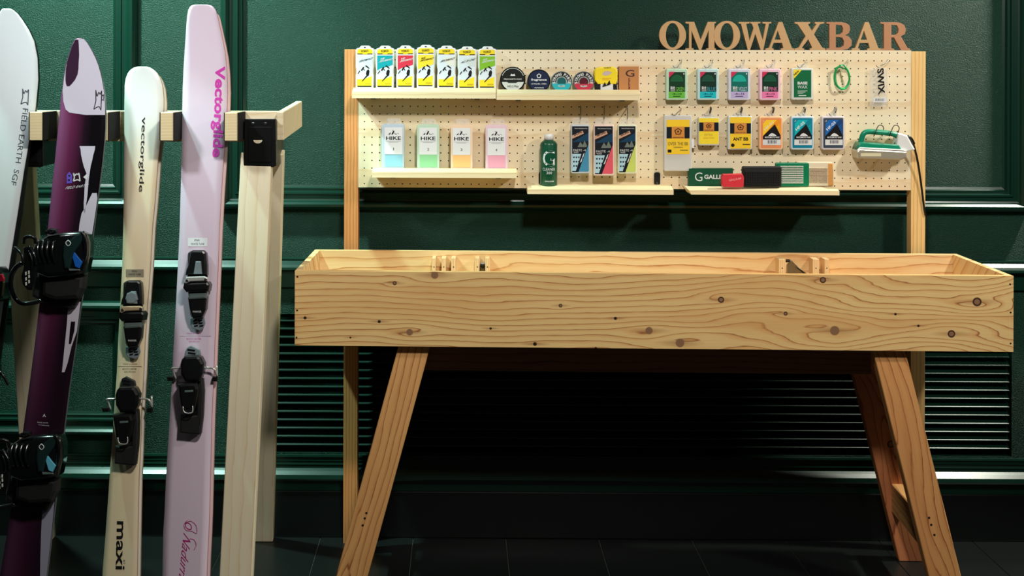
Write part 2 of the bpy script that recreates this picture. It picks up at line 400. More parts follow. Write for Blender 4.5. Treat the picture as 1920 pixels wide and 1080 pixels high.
PLYF = wood('plywood_front', OL, OM, OD, 'x', 0.0195, 0.12, 2.0, (1.3, 3.5), KN, TY, swirl=(0.05, 0.65, 0.55))
PLYB = wood('plywood_inner', (240, 212, 160), (226, 176, 116), (186, 124, 74), 'x', 0.045, 0.35, 5.0, (1.2, 4.0))
PLYE = wood('plywood_edge', (240, 216, 168), (228, 190, 130), (190, 140, 90), 'x', 0.006, 0.02, 1.0)
LEG = wood('douglas_fir_leg', (232, 176, 112), (210, 146, 88), (150, 84, 46), 'z', 0.022, 0.10, 4.0, (1.0, 6.0), [(0.03, -0.03, 0.012, 0)], line=1.0)
LEGR = wood('douglas_fir_leg_swirled', (214, 140, 92), (190, 112, 72), (128, 62, 40), 'z', 0.026, 0.30, 8.0, (1.6, 5.0), [(0.375, 0.0, 0.012, 1)])
SCR = mat('screw_hole', (30, 22, 18), 0.6)
th = 0.018
def tboard(name, a0, a1, n0, n1, b0, b1, m, bev=0.0008):
    k = table.mb(); k.box(a0, a1, -n0, -n1, b0, b1, m, bev); return table.part(name, k)
fbd = tboard('front_panel', TU0, TU1, 0, -th, TV0, TV1, PLYF)
for x, y in ((557.5, 519), (557, 582), (556, 633), (1894, 533), (1895, 586), (1895, 644)):
    k = table.mb(); k.slab(circ(x, y, 1.8, 10), 0.0004, 0.001, SCR); table.part('screw', k, fbd)
tboard('back_panel', TU0+th, TU1-th, -TD+th, -TD, TV0, TV1, PLYB)
tboard('side_panel', TU0, TU0+th, -th-.0003, -TD, TV0, TV1, PLYB); tboard('side_panel', TU1-th, TU1, -th-.0003, -TD, TV0, TV1, PLYB)
tboard('tray_bottom', TU0+th, TU1-th, -th-.0003, -TD+th, TV0, TV0+0.012, PLYB)
RZ = table.o.matrix_world
def tw(u, n, v): return RZ @ Vector((u-uc, -n, v-vfloor))     # table surface coordinates to world
def leg_line(pa, pb, n):
    a = TS.hit(*pa, n); b = TS.hit(*pb, n)
    t = (vfloor-b[1])/(a[1]-b[1]); u = b[0]+(a[0]-b[0])*t
    t2 = (TV0-b[1])/(a[1]-b[1]); return (u, vfloor), (b[0]+(a[0]-b[0])*t2, TV0)
nf, nb = -0.024, -TD+0.006
FL = leg_line((774, 660), (660, 1080), nf); FR = leg_line((1668, 660), (1772, 1080), nf)
BR = leg_line((1615, 660), (1707, 1035), nb+.02); BL = ((FL[0][0], vfloor), (FL[1][0], TV0))
def leg(nm, Lp, n, m, hl):
    p0 = tw(Lp[0][0], n-0.019, Lp[0][1]); p1 = tw(Lp[1][0], n-0.019, Lp[1][1]-0.0005)
    return timber(nm, p0, p1, U_, 0.089, 0.038, m, table.o, (True, True))
LEG2 = wood('douglas_fir_leg_plain', (228, 166, 104), (206, 138, 82), (146, 80, 44), 'z', 0.026, 0.22, 17.0, (1.4, 5.0), [(0.02, 0.03, 0.010, 0)])
legs = [leg('leg', FL, nf, LEG, 0), leg('leg', FR, nf, LEG2, 0), leg('leg', BR, nb+0.038, LEGR, 0), leg('leg', BL, nb+0.038, LEG, 0)]
for lg, pp in ((legs[0], ((687, 962), (684, 972), (680, 985))), (legs[1], ((1742, 971), (1746, 984), (1752, 1003)))):
    inv = lg.matrix_local.inverted()
    for x, y in pp:
        k = MB()
        u, v = TS.hit(x, y, nf); c = inv @ Vector((u-uc, -nf, v-vfloor)); q = MB(); q.prism(circ(c.x, c.z, 0.0035, 10), 0, 0.0008, SCR)
        sgn = -1 if c.y < 0 else 1
        k.add([(a, c.y+sgn*0.0004+b_, z) for a, b_, z in q.v], q.f, SCR)
        mkobj('screw', k, lg)
# apron behind the front legs, braces low between front and back legs
ap = TS.hit(1200, 698, -0.19)[1]
k = table.mb(); k.box(FL[1][0]+0.0, FR[1][0]-0.0, 0.19, 0.228, ap, TV0-0.0005, wood('shaded_brown_apron', (150, 104, 74), (132, 88, 60), (96, 60, 42), 'x', 0.02, 0.08, 21.0), 0.002); table.part('apron', k)  # apron wood colour darkened to stand in for the shade under the tray
for Lf, Lb, sg in ((FL, BL, 1), (FR, BR, -1)):
    zz = 0.215; t = zz/(TV0-vfloor); ua = Lf[0][0]+(Lf[1][0]-Lf[0][0])*t; ub = Lb[0][0]+(Lb[1][0]-Lb[0][0])*t
    timber('brace', tw(ua, nf-0.0385, vfloor+zz-.015), tw(ub, nb+0.0385, vfloor+zz-.015), (0, 0, 1), 0.088, 0.036, LEG, table.o)
# wooden blocks and clamp hardware standing inside the tray
BLK = wood('softwood_block', (240, 210, 160), (226, 176, 120), (170, 104, 66), 'z', 0.006, 0.01, 3.0)
METAL = mat('brushed_metal', (150, 155, 158), 0.3, 1.0)
BLACKM = mat('black_metal', (16, 17, 18), 0.4)
def tray_block(x0, x1, y1, depth, label, cat='block'):
    n = -TD+th+depth; a = TS.hit(x0, y1, n); b = TS.hit(x1, y1, n)
    t = Thing('wooden_block', label, cat, TS, (a[0]+b[0])/2, TV0+0.0122, group='wooden clamp blocks inside the table tray')
    k = t.mb(); k.box(a[0], b[0], -n, TD-th-0.0003, TV0+0.0122, a[1], BLK, 0.001); t.part('block', k)
    k = t.mb(); q = MB(); q.prism(circ((a[0]+b[0])/2, a[1]-0.028, 0.002, 10), -n-0.0004, -n+.0005, SCR); k.add(q.v, q.f, SCR); t.part('screw', k); return t
for x0, x1, y1, d, lab in ((810.5, 817, 484, 0.05, 'narrow wooden block at the far left of the tray, leftmost of a close trio'), (828, 836.5, 484, 0.05, 'narrow wooden block in the tray, middle of the trio at left'),
                      (846, 855, 484, 0.05, 'narrow wooden block in the tray, right of the left trio'), (891, 899, 484, 0.04, 'wooden block on the left of the small clamp near the tray left'),
                      (910, 918, 484, 0.04, 'wooden block on the right of the small clamp near the tray left'), (1460.5, 1473, 486, 0.05, 'wooden block beside the slanted steel plate in the tray right half'),
                      (1524, 1536, 486, 0.05, 'wooden block left of the dark gap at the tray right'), (1546, 1555, 486, 0.05, 'wooden block right of the dark gap, rightmost in the tray')):
    tray_block(x0, x1, y1, d, lab)
n = -TD+th+0.03
t = Thing('bolt_clamp', 'small steel bolt clamp held between two blocks in the tray', 'clamp', TS, TS.hit(904, 505, n)[0], TV0+.0122)
k = t.mb(); a = TS.hit(900, 486, n); b = TS.hit(909.4, 486, n); k.box(a[0]+.001, b[0]-.001, -n, -n+0.02, TV0+0.0122, a[1]-.012, METAL, 0.001); t.part('plate', k)
k = t.mb(); k.slab(circ(905, 500, 4.5, 6), n+0.010, 0.0095, mat('dark_steel', (60, 66, 70), 0.3, 1.0), 0.001); t.part('bolt', k)
t = Thing('steel_plate', 'slanted thin steel plate with black lever lying against the tray back', 'tool', TS, TS.hit(1490, 505, n)[0], TV0+.0122)
k = t.mb(); k.slab([(1476, 496), (1484, 488), (1498, 502), (1512, 520), (1476, 520)], n, 0.006, METAL, 0.001); t.part('plate', k)
k = t.mb(); k.slab([(1491, 500), (1497, 502), (1514, 514), (1508, 514)], n+0.005, 0.004, BLACKM, 0.001); t.part('lever', k)
k = t.mb(); k.slab([(1474, 487), (1482, 487), (1482, 492), (1474, 492)], n+0.012, 0.011, BLACKM, 0.002); t.part('knob', k)

# ------------------------------------------------------------------ pegboard stand
PS = Surf(at(1190, 225, 4.140), U_)
POSTM = wood('orange_fir_post', (226, 158, 98), (202, 126, 72), (160, 84, 48), 'z', 0.0105, 0.018, 6.0, (0.7, 8.0))
POSTR = wood('pale_fir_post', (242, 206, 140), (226, 176, 108), (196, 136, 74), 'z', 0.0125, 0.022, 9.0, (0.7, 8.0), [(1.02, 0.0, 0.005, 0)])
pf = -PS.O.z
pl0, pl1 = PS.hit(645.5, 200)[0], PS.hit(672, 200)[0]; pr0, pr1 = PS.hit(1708.5, 200)[0], PS.hit(1735.5, 200)[0]
ptop = PS.hit(1190, 93.5)[1]; pbot = PS.hit(1190, 354)[1]
stand = Thing('pegboard_stand', 'perforated plywood pegboard held between two tall fir posts behind the table', 'pegboard', PS, (pl0+pr1)/2, pf)
def prt(name, u0, u1, n0, n1, v0, v1, m, bev=0.001, S=stand):
    k = S.mb(); k.box(u0, u1, -n0, -n1, v0, v1, m, bev); return S.part(name, k)
prt('post', pl0, pl1-.0003, 0, -0.042, pf, ptop, POSTM); prt('post', pr0+.0003, pr1, 0, -0.042, pf, PS.hit(1720, 96.5)[1], POSTR)
PEG = wood('pegboard_plywood', (240, 226, 196), (232, 208, 170), (206, 170, 130), 'x', 0.12, 0.20, 3.0, (0.8, 2.0), fiber=0.08, line=0.15)
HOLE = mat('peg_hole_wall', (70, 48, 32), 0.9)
ug0, vg0 = PS.hit(683.6, 97.5); ug1 = PS.hit(1697.5, 100.5)[0]; vg1 = PS.hit(683.6, 344.2)[1]
NC, NR = 71, 18; su = (ug1-ug0)/(NC-1); sv = (vg0-vg1)/(NR-1); print('peg pitch', su, sv)
eu = [pl1]+[ug0+su*(i+0.5) for i in range(NC-1)]+[pr0]; ev = [ptop]+[vg0-sv*(i+0.5) for i in range(NR-1)]+[pbot]
k = stand.mb(); R = 0.0023; vs = []; fs = []; hs = []
for i in range(NC):
    for j in range(NR):
        cx, cz = ug0+su*i, vg0-sv*j; x0, x1, z1_, z0_ = eu[i], eu[i+1], ev[j], ev[j+1]
        o8 = [(x1, cz), (x1, z1_), (cx, z1_), (x0, z1_), (x0, cz), (x0, z0_), (cx, z0_), (x1, z0_)]; b0 = len(vs)
        vs += [(x, 0.0005, z) for x, z in o8]; vs += [(cx+R*math.cos(q*math.pi/4), 0.0005, cz+R*math.sin(q*math.pi/4)) for q in range(8)]
        vs += [(cx+R*math.cos(q*math.pi/4), 0.0055, cz+R*math.sin(q*math.pi/4)) for q in range(8)]
        for q in range(8):
            r = (q+1) % 8; fs.append((b0+q, b0+8+q, b0+8+r, b0+r)); hs.append((b0+8+q, b0+16+q, b0+16+r, b0+8+r))
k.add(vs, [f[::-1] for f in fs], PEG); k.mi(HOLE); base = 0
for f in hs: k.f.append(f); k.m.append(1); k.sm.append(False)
stand.part('perforated_panel', k)
prt('rail', pl1+.001, pr0-.001, -0.0065, -0.036, ptop-0.045, ptop-0.018, POSTM); 
prt('rail', pl1+.001, pr0-.001, -0.0065, -0.036, pbot+0.015, pbot+0.03, POSTM)
bt0, bt1 = PS.hit(1238, 95)[0], PS.hit(1706, 95)[0]
# cross rail low between the posts keeps the stand square
prt('rail', pl1+.001, pr0-.001, -0.006, -0.036, pf+0.72, pf+0.78, POSTM)

# wooden letters
LT = {
 'O': None,
 'M': [(0,0),(26,0),(26,4),(19,5),(19,72),(45,0),(51,0),(77,74),(77,5),(69,4),(69,0),(100,0),(100,4),(95,5),(95,95),(100,96),(100,100),(74,100),(50,34),(28,100),(0,100),(0,96),(12,94),(12,5),(0,4)],
 'W': [(28,0),(34,0),(51,60),(68,0),(75,0),(93,95),(100,96),(100,100),(74,100),(74,96),(84,94),(74,32),(58,92),(60,96),(66,96),(66,100),(36,100),(36,96),(41,94),(46,78),(33,30),(22,94),(32,96),(32,100),(0,100),(0,96),(7,94)],
 'A': [(0,0),(27,0),(27,4),(20,6),(27,26),(58,26),(63,6),(54,4),(54,0),(100,0),(100,4),(92,6),(58,100),(46,100),(12,7),(0,4)],
 'X': [(0,0),(30,0),(30,4),(22,7),(44,40),(58,8),(50,4),(50,0),(100,0),(100,4),(90,8),(62,56),(82,93),(96,96),(96,100),(66,100),(66,96),(72,93),(56,67),(42,93),(50,96),(50,100),(0,100),(0,96),(10,93),(36,50),(13,8),(0,4)],
 'B': [(0,0),(62,0),(84,4),(98,16),(99,34),(88,48),(72,53),(86,60),(92,72),(90,88),(78,96),(60,100),(0,100),(0,96),(12,94),(12,6),(0,4)],
 'R': [(0,0),(46,0),(46,4),(36,6),(36,46),(46,46),(70,0),(100,0),(100,4),(92,7),(68,50),(82,58),(86,74),(80,90),(68,97),(54,100),(0,100),(0,96),(12,94),(12,6),(0,4)]}
HOLES = {'A': [(30,36),(42,72),(54,36)], 'B': [[(36,8),(56,8),(68,16),(70,32),(62,46),(36,48)], [(36,55),(54,56),(64,64),(66,78),(60,90),(36,92)]], 'R': [[(36,54),(52,55),(60,62),(62,76),(56,90),(36,92)]]}
MDF = mat('mdf_letter', (196, 156, 110), 0.7, bump=(400, 0.2, 0.0004)); MDF2 = mat('mdf_letter_reddish', (180, 128, 92), 0.7, bump=(400, 0.2, 0.0004))
def glyph(ch, x0, x1, y0, y1):
    """front faces come from a filled 2D curve so the counters stay open"""
    cu = bpy.data.curves.new('g', 'CURVE'); cu.dimensions = '2D'; cu.fill_mode = 'BOTH'; cu.extrude = 0.006; cu.bevel_depth = 0.0006
    loops = []
    if ch == 'O':
        loops = [[(50+50*math.cos(a)*1.0, 50+52*math.sin(a)) for a in [2*math.pi*k/40 for k in range(40)]], [(50+26*math.cos(-a), 50+45*math.sin(-a)) for a in [2*math.pi*k/32 for k in range(32)]]]
    else:
        loops = [LT[ch]]; h = HOLES.get(ch, []); h = [h] if h and not isinstance(h[0], list) else h
        loops += h
    for L in loops:
        sp = cu.splines.new('POLY'); sp.points.add(len(L)-1); sp.use_cyclic_u = True
        for q, (a, b) in zip(sp.points, L):
            u, v = PS.hit(x0+(x1-x0)*a/100, y0+(y1-y0)*b/100, 0.004); q.co = (u, v, 0, 1)
    o = bpy.data.objects.new('g', cu); me = bpy.data.meshes.new_from_object(o)
    k = MB(PS); um = (PS.hit((x0+x1)/2, y0)[0]); vm = ptop
    k.add([(v.co.x, -0.002-v.co.z+0.009, v.co.y) for v in me.vertices], [tuple(p.vertices) for p in me.polygons], MDF)
    bpy.data.objects.remove(o); bpy.data.curves.remove(cu); bpy.data.meshes.remove(me); return k
lets = [('O', 1236.5, 1286.5, 91.5), ('M', 1286, 1342.5, 91.5), ('O', 1339, 1388, 91.5), ('W', 1386, 1446.5, 92), ('A', 1436.5, 1489.5, 92), ('X', 1491, 1548, 92.5), ('B', 1550.5, 1598, 93), ('A', 1598, 1652, 93), ('R', 1652, 1707, 93.5)]
desc = ['first letter O of the wooden sign, leftmost on the pegboard', 'wooden letter M between the two letters O', 'second wooden letter O, between M and W', 'wooden letter W in the middle of the sign', 'wooden letter A between W and X',
        'wooden letter X before the reddish B', 'reddish wooden letter B after the X', 'wooden letter A between B and R near the sign end', 'last wooden letter R, at the right end of the pegboard']
prev = None
for (ch, x0, x1, yb), ds in zip(lets, desc):
    t = glyph(ch, x0, x1, yb, yb-52)
    um = PS.hit((x0+x1)/2, yb, 0.004)[0]; vm = min(v[2] for v in t.v)
    for i, v in enumerate(t.v): t.v[i] = (v[0], v[1], v[2]-vm+ptop+0.0002)
    if ch in 'BR': t.mats[0] = MDF2
    o = mkobj('wooden_letter', t, None, (um, 0, ptop)); o.matrix_world = PS.matrix(um, ptop)
    tag(o, ds, 'letter', 'wooden sign letters on top of the pegboard')

# ------------------------------------------------------------------ ledge shelves on the pegboard
PINE = wood('pale_pine', (246, 234, 196), (236, 216, 168), (206, 176, 120), 'x', 0.016, 0.03, 2.0, (0.8, 6.0), fiber=0.1, line=0.7)
SH = {}
def shelf(key, x0, x1, yt, ym, yb, label, miter=False, knot=None):
    a0, a1 = PS.hit(x0, ym, 0.10)[0], PS.hit(x1, ym, 0.10)[0]; vm = PS.hit((x0+x1)/2, ym, 0.10)[1]; vb = PS.hit((x0+x1)/2, yb, 0.10)[1]
    vt = PS.hit((x0+x1)/2, yt, 0.050)[1]; vf = vt-0.009; SH[key] = vf
    t = Thing('ledge_shelf', label, 'shelf', PS, (a0+a1)/2, vb, 'pine ledge shelves on the pegboard')
    prof = [(0.0005, vb), (0.1, vb), (0.1, vm), (0.050, vt), (0.050, vf), (0.008, vf), (0.008, vt), (0.0005, vt)]
    k = t.mb(); n = len(prof); fs = [tuple(range(n)), tuple(range(2*n-1, n-1, -1))]+[(j, (j+1) % n, n+(j+1) % n, n+j) for j in range(n)]
    e0, e1 = a0, a1
    vs = [(e0+(0.0 if not miter else (vm+0.004-v)*0.6), -nn, v) for nn, v in prof]+[(e1, -nn, v) for nn, v in prof]
    k.add(vs, fs, PINE); t.part('board', k)
    for xx in ((x0*0.85+x1*0.15), (x0*0.13+x1*0.87)):
        k = t.mb(); c = PS.hit(xx, yb, 0.05)[0]; k.box(c-0.008, c+0.008, -0.075, -0.0008, vb-0.004, vb-0.0002, BLACKM, 0.0008); t.part('bracket', k)
    return t
shelf('a', 660, 930, 165, 172.5, 184.5, 'upper left pine ledge shelf holding the row of tall wax packs')
shelf('b', 931, 1200.5, 168, 175.5, 187.5, 'upper pine ledge shelf holding the round tins and cork block')
shelf('c', 697, 969, 315.5, 323, 333.5, 'lower left pine ledge shelf holding four pastel wax boxes')
shelf('d', 989, 1263, 348, 355.5, 364.5, 'lowest middle pine ledge shelf holding the green bottle')
shelf('e', 1290, 1574, 350, 357.5, 365.5, 'lower right pine ledge shelf holding brushes, with cut left corner', True)
# ------------------------------------------------------------------ sawhorse rack that holds skis and boards
RS = Surf((0, 3.70, 0))                                            # plane of the beam's front face
PALE = wood('spruce_rack', (240, 230, 202), (232, 216, 182), (214, 188, 146), 'z', 0.030, 0.10, 11.0, (0.7, 5.0), [(-0.018, 0.55, 0.006, 0)], fiber=0.08, line=0.45)
PALEX = wood('spruce_beam', (242, 228, 196), (232, 210, 168), (208, 178, 130), 'x', 0.020, 0.06, 12.0, (0.7, 5.0), fiber=0.08, line=0.6)
ENDG = wood('spruce_end_grain', (240, 222, 178), (232, 208, 160), (210, 180, 130), 'x', 0.008, 0.02, 14.0, (6.0, 6.0), line=0.5)
rt = RS.hit(480, 208.5)[1]; 
xr = RS.hit(521, 230)[0]
rack = Thing('sawhorse_rack', 'pale spruce sawhorse rack with pegs that skis and boards lean on', 'ski rack', RS, -0.95, 0.0)
k = rack.mb(); k.box(-2.0, xr, 0.0, 0.038, rt-0.089, rt, PALEX, 0.002); rack.part('beam', k)
FELT = mat('black_felt', (12, 12, 13), 0.95)
def peg_arm(x0, x1):
    off = 0.125; a = RS.hit(x0, 236, off)[0]; b = RS.hit(x1, 236, off)[0]; c = (a+b)/2; hw = 0.0195
    o = timber('peg', (c, 3.70-off, rt-0.040), (c, 3.6995, rt-0.040), (1, 0, 0), 0.036, 0.080, ENDG, rack.o)
    for sg in (-1, 1):
        q = MB(); xx = sg*0.01815; q.box(min(xx, xx+sg*0.0022), max(xx, xx+sg*0.0022), -0.0395, 0.0395, 0.001, 0.1235, FELT, 0.0005); mkobj('pad', q, o)
for x0, x1 in ((54, 80), (177, 203), (300, 325), (420, 446), (-106, -80)): peg_arm(x0, x1)
# end peg points back towards the wall and rises a little
timber('peg', (xr+0.010, 3.675, rt-0.042), (xr+0.016, 4.06, rt-0.020), (1, 0, 0), 0.020, 0.082, PALEX, rack.o)
BRK = mat('black_bracket', (12, 13, 14), 0.35)
def horse(ft, fb, rtp, rb, brx):
    f = timber('leg', (fb, 3.50, 0), (ft, 3.672, rt-0.12), (1, 0, 0), 0.089, 0.038, PALE, rack.o, (True, False))
    r = timber('leg', (rb, YW-0.045, 0), (rtp, 3.77, rt-0.12), (1, 0, 0), 0.089, 0.038, PALE, rack.o, (True, False))
    off = 0.052; x0, x1 = brx; B = lambda x, y: (x, y)
    k = rack.mb(); k.slab([(x0+1, 223), (x1-1, 223), (x1-0.5, 258), (x1, 311), (x1-6, 314), (x0-1, 312), (x0, 258)], off, 0.012, BRK, 0.003)
    u0, v0 = RS.hit(x0+1, 225, off); u1, v1 = RS.hit(x1-1, 312, off)
    k.box(u0+0.001, u1-0.001, -off+0.0125, 0.10, v0-0.012, v0, BRK, 0.001); k.box(u0+.001, u0+0.004, -off+0.0125, 0.12, v1, v0-0.0125, BRK, 0.001); k.box(u1-0.004, u1-.001, -off+0.0125, 0.12, v1, v0-0.0125, BRK, 0.001)
    br = rack.part('bracket', k)
    k = rack.mb(); k.slab([(x0+9, 238), (x1-9, 238), (x1-10, 304), (x0+8, 304)], off+0.002, 0.003, BRK, 0.001); rack.part('raised_plate', k, br)
    for sx in (17, 40):
        k = rack.mb(); k.slab(circ(x0+sx, 231.5, 2.4, 12), off+0.0015, 0.002, METAL, 0.0004); rack.part('screw', k, br)
    hm = [(x0+18+17*i/10, 262.5) for i in range(11)]+[(x0+26.5+8.5*math.cos(math.radians(a)), 262.5+6.5*math.sin(math.radians(a))) for a in range(15, 180, 20)]
    k = rack.mb(); k.slab(hm, off+0.0026, 0.001, PALE); rack.part('slot', k, br, 'half moon slot showing pale wood')
horse(RS.hit(482.5, 315, 0.03)[0], -0.613, -0.560, -0.650, (457, 518))
horse(-1.325, -1.365, -1.300, -1.372, (20, 81))

# ------------------------------------------------------------------ skis and boards
LEAN = 0.14
def board_plane(x, yc=3.674):
    V = Vector((0, LEAN, 1)).normalized(); return Surf((x, yc-LEAN*1.431, 0), (1, 0, 0), V, (1.42, 0.55))
def interp(rows, y):
    for (a, b) in zip(rows, rows[1:]):
        if a[0] <= y <= b[0]:
            t = (y-a[0])/(b[0]-a[0]); return tuple(a[i]+(b[i]-a[i])*t for i in range(3))
    return rows[0] if y < rows[0][0] else rows[-1]
def board(t, rows, mtop, mside, thick, dy=0.0, name='board', shift=0.0, parent=None, nx=6, step=14, crown=0.0):
    """rows (y, x left, x right) measured down the photo, run on to the floor; solid with a rim"""
    S = t.S; rows = list(rows); ys = []
    y = rows[0][0]
    for a, b in zip(rows, rows[1:]):
        n = max(1, int((b[0]-a[0])/step+0.5))
        for i in range(n): ys.append(a[0]+(b[0]-a[0])*i/n)
    ys.append(rows[-1][0]); vs = []; W1 = nx+1; m = len(ys)
    for back in (0, 1):
        for yy in ys:
            _, a, b = interp(rows, yy)
            for i in range(W1):
                u, v = S.hit(a+(b-a)*i/nx, yy, 0.0); v = max(v, 0.002)
                q = abs(2*i/nx-1)
                vs.append(S.loc(u+shift, v, -dy-(thick if back else 0)+(crown*(1-q*q) if not back else 0)))
    k = t.mb(); fs = []; fr = []; N0 = m*W1
    for j in range(m-1):
        for i in range(nx):
            a = j*W1+i; fr.append((a, a+W1, a+W1+1, a+1)); fs.append((N0+a, N0+a+1, N0+a+W1+1, N0+a+W1))
    for j in range(m-1):
        a = j*W1; fs.append((a, N0+a, N0+a+W1, a+W1)); a = j*W1+nx; fs.append((a, a+W1, N0+a+W1, N0+a))
    for i in range(nx):
        fs.append((i, i+1, N0+i+1, N0+i)); a = (m-1)*W1+i; fs.append((a, N0+a, N0+a+1, a+1))
    k.add(vs, fr, mtop, True); b0 = 0
    for f in fs: k.f.append(f); k.m.append(k.mi(mside)); k.sm.append(False)
    return t.part(name, k, parent)
def tail(rows, ybot, ax, bx):
    """finish a board at the floor line"""
    return rows+[(ybot, ax, bx)]

# --- pink ski pair
PINK = mat('pink_ski_topsheet', (222, 204, 222), 0.3, bump=(30, 0.02, 0.001)); PINKS = mat('pink_ski_edge', (196, 132, 140), 0.4)
MAG = mat('magenta_print', (206, 62, 170), 0.4); MAGD = mat('dark_magenta_print', (168, 34, 112), 0.4)
BASEM = mat('ski_base_reddish_white', (232, 200, 202), 0.35)
pink = [(15.5, 372, 396), (17, 366, 403), (20, 362.5, 407), (25, 359.5, 410.5), (35, 357, 413), (50, 354.5, 415.5), (75, 351.5, 420), (100, 348.5, 424), (130, 345.5, 426), (165, 343, 426.5), (212, 341.5, 425), (260, 341, 422), (300, 340, 419),
        (350, 339, 415.5), (430, 336.8, 411), (500, 333.5, 408.5), (570, 330, 405.5), (640, 326, 402.5), (700, 323, 400.5), (780, 318.5, 397), (900, 311, 394), (960, 308.5, 392.5), (1000, 306, 391), (1050, 305, 388.5), (1090, 304.5, 387), (1140, 306, 385), (1180, 314, 377), (1195, 326, 366)]
SB = board_plane(-0.73)
def ski_thing(name, lab, S, group=None): return Thing(name, lab, 'ski', S, 0, 0.0, group)
t = ski_thing('ski', 'wide pale pink ski with magenta lettering, front one of its pair', SB, 'pink pair of skis')
board(t, pink, PINK, PINKS, 0.011, crown=0.0015, name='ski_body')
pk = t
r = Thing('ski', 'second pink ski, just showing behind the right edge of the front one', 'ski', SB, 0.0, 0.0, 'pink pair of skis')
prow = [(y+9, a, b) for y, a, b in pink[:10]]+[(y, a, b) for y, a, b in pink[10:]]
board(r, prow, BASEM, PINKS, 0.010, dy=0.0125, name='ski_body', shift=0.007)
k = pk.mb(); k.text('Vectorglide', (399.5, 124), (392.5, 294), 24, 0.0019, MAG, bold=0.03); pk.part('lettering', k)
k = pk.mb(); k.rect(352, 446, 389, 462, 0.0018, mat('white_label', (232, 236, 240), 0.5)); lb_ = pk.part('sticker', k)
INK = mat('black_ink', (16, 16, 18), 0.5)
k = pk.mb(); k.text('PW', (365, 452.5), (375, 452.5), 4, 0.0022, INK); k.text('WHITE TUNE', (358, 459), (383, 459), 3.4, 0.0022, INK); pk.part('lettering', k, lb_)
k = pk.mb(); k.text('MADE IN JAPAN', (350, 627), (377, 627), 3.2, 0.0018, MAG); k.rect(337, 630, 396, 630.6, 0.0018, mat('faint_line', (176, 150, 180), 0.5)); k.text('BOOTS CENTER', (350, 637), (377, 637), 3, 0.0018, MAG); k.text('±0.0mm', (354, 641.5), (374, 641.5), 2.6, 0.0018, MAG); pk.part('lettering', k)
k = pk.mb(); k.text('Nadurra', (344, 998), (335, 1083), 15, 0.0019, MAGD, skew=0.18)
k.text('O', (347, 977), (346, 990), 14, 0.0019, MAGD, skew=0.4)
k.ptube([(352, 975, .002), (345, 984, .002), (349, 994, .002), (360, 996, .002), (369, 1000, .002), (368, 986, .002), (358, 977, .002), (347, 981, .002)], 0.0007, MAGD, 5)
k.ptube([(356, 1010, .002), (364, 1012, .002), (368, 1022, .002), (364, 1031, .002)], 0.0007, MAGD, 5); pk.part('lettering', k)

# --- tan ski pair
def tanmat():
    m = bpy.data.materials.new('tan_white_topsheet'); m.use_nodes = True; N = NT(m); b = m.node_tree.nodes['Principled BSDF']
    tc = m.node_tree.nodes.new('ShaderNodeTexCoord'); X, Y, Z = N.sep(tc.outputs['Object'])
    f = N.math('ADD', N.mapr(Z, 1.22, 1.45, 0.0, 1.0), N.math('MULTIPLY', N.math('SUBTRACT', N.noise(N.comb(N.math('MULTIPLY', X, 9), 0, N.math('MULTIPLY', Z, 3)), 1.0, 2), 0.5), 1.2))
    N.L.new(N.mix(N.math('MINIMUM', N.math('MAXIMUM', f, 0), 1), (*lin((232, 214, 178)), 1), (*lin((232, 236, 238)), 1)), b.inputs['Base Color'])
    b.inputs['Roughness'].default_value = 0.3; return m
TAN = tanmat(); TANS = mat('tan_ski_edge', (190, 148, 100), 0.4); WHT = mat('white_ski_base', (226, 224, 218), 0.35)
tan = [(126, 259, 277), (128, 252, 284), (132, 246, 290), (138, 241, 296), (147, 237, 301), (160, 234.5, 305), (185, 233.5, 307), (205, 233, 306.5), (230, 233, 304.5), (260, 233, 301), (300, 232.5, 296), (340, 232, 293), (380, 231.7, 290), (430, 231, 285), (500, 229, 281.5),
       (560, 226, 277), (640, 221.5, 271.5), (700, 219, 269), (760, 214.5, 265.5), (845, 209, 262.5), (900, 205, 260), (1000, 198, 258), (1070, 192.5, 257), (1120, 190, 256), (1160, 194, 250), (1180, 204, 240)]
SB2 = board_plane(-0.93)
t = ski_thing('ski', 'narrow tan and white ski with black lettering, front one of its pair', SB2, 'tan pair of skis')
board(t, tan, TAN, TANS, 0.011, crown=0.0012, name='ski_body'); tn = t
r = Thing('ski', 'second tan ski, a white sliver behind the right edge of the front one', 'ski', SB2, 0.0, 0.0, 'tan pair of skis')
trow = [(y+6, a, b) for y, a, b in tan[:9]]+[(y, a, b) for y, a, b in tan[9:]]
board(r, trow, WHT, TANS, 0.010, dy=0.0125, name='ski_body', shift=0.006)
k = tn.mb(); k.text('vectorglide', (263.5, 219), (257.5, 360), 11.5, 0.0016, INK, bold=0.012); tn.part('lettering', k)
k = tn.mb(); k.text('maxi', (219, 977), (216.5, 1068), 17, 0.0016, INK, bold=0.02); k.text('BT', (231, 1050), (231, 1058), 3.5, 0.0016, INK); tn.part('lettering', k)
k = tn.mb(); k.rect(236, 505, 269.5, 519.5, 0.0015, mat('grey_label', (142, 132, 112), 0.5)); lb_ = tn.part('sticker', k)
k = tn.mb(); k.text('PW', (248, 510.5), (257, 510.5), 3.5, 0.0019, INK); k.text('WHITE TUNE', (241, 516), (264, 516), 3.2, 0.0019, INK); tn.part('lettering', k, lb_)
k = tn.mb(); k.text('MADE IN JAPAN', (231, 684.5), (257, 684.5), 3, 0.0015, INK); k.rect(221, 687, 266, 687.6, 0.0015, INK); k.text('BOOTS CENTER', (230, 693.5), (256, 693.5), 3, 0.0015, INK); k.text('±0.0mm', (233, 698.5), (254, 698.5), 3, 0.0015, INK); tn.part('lettering', k)

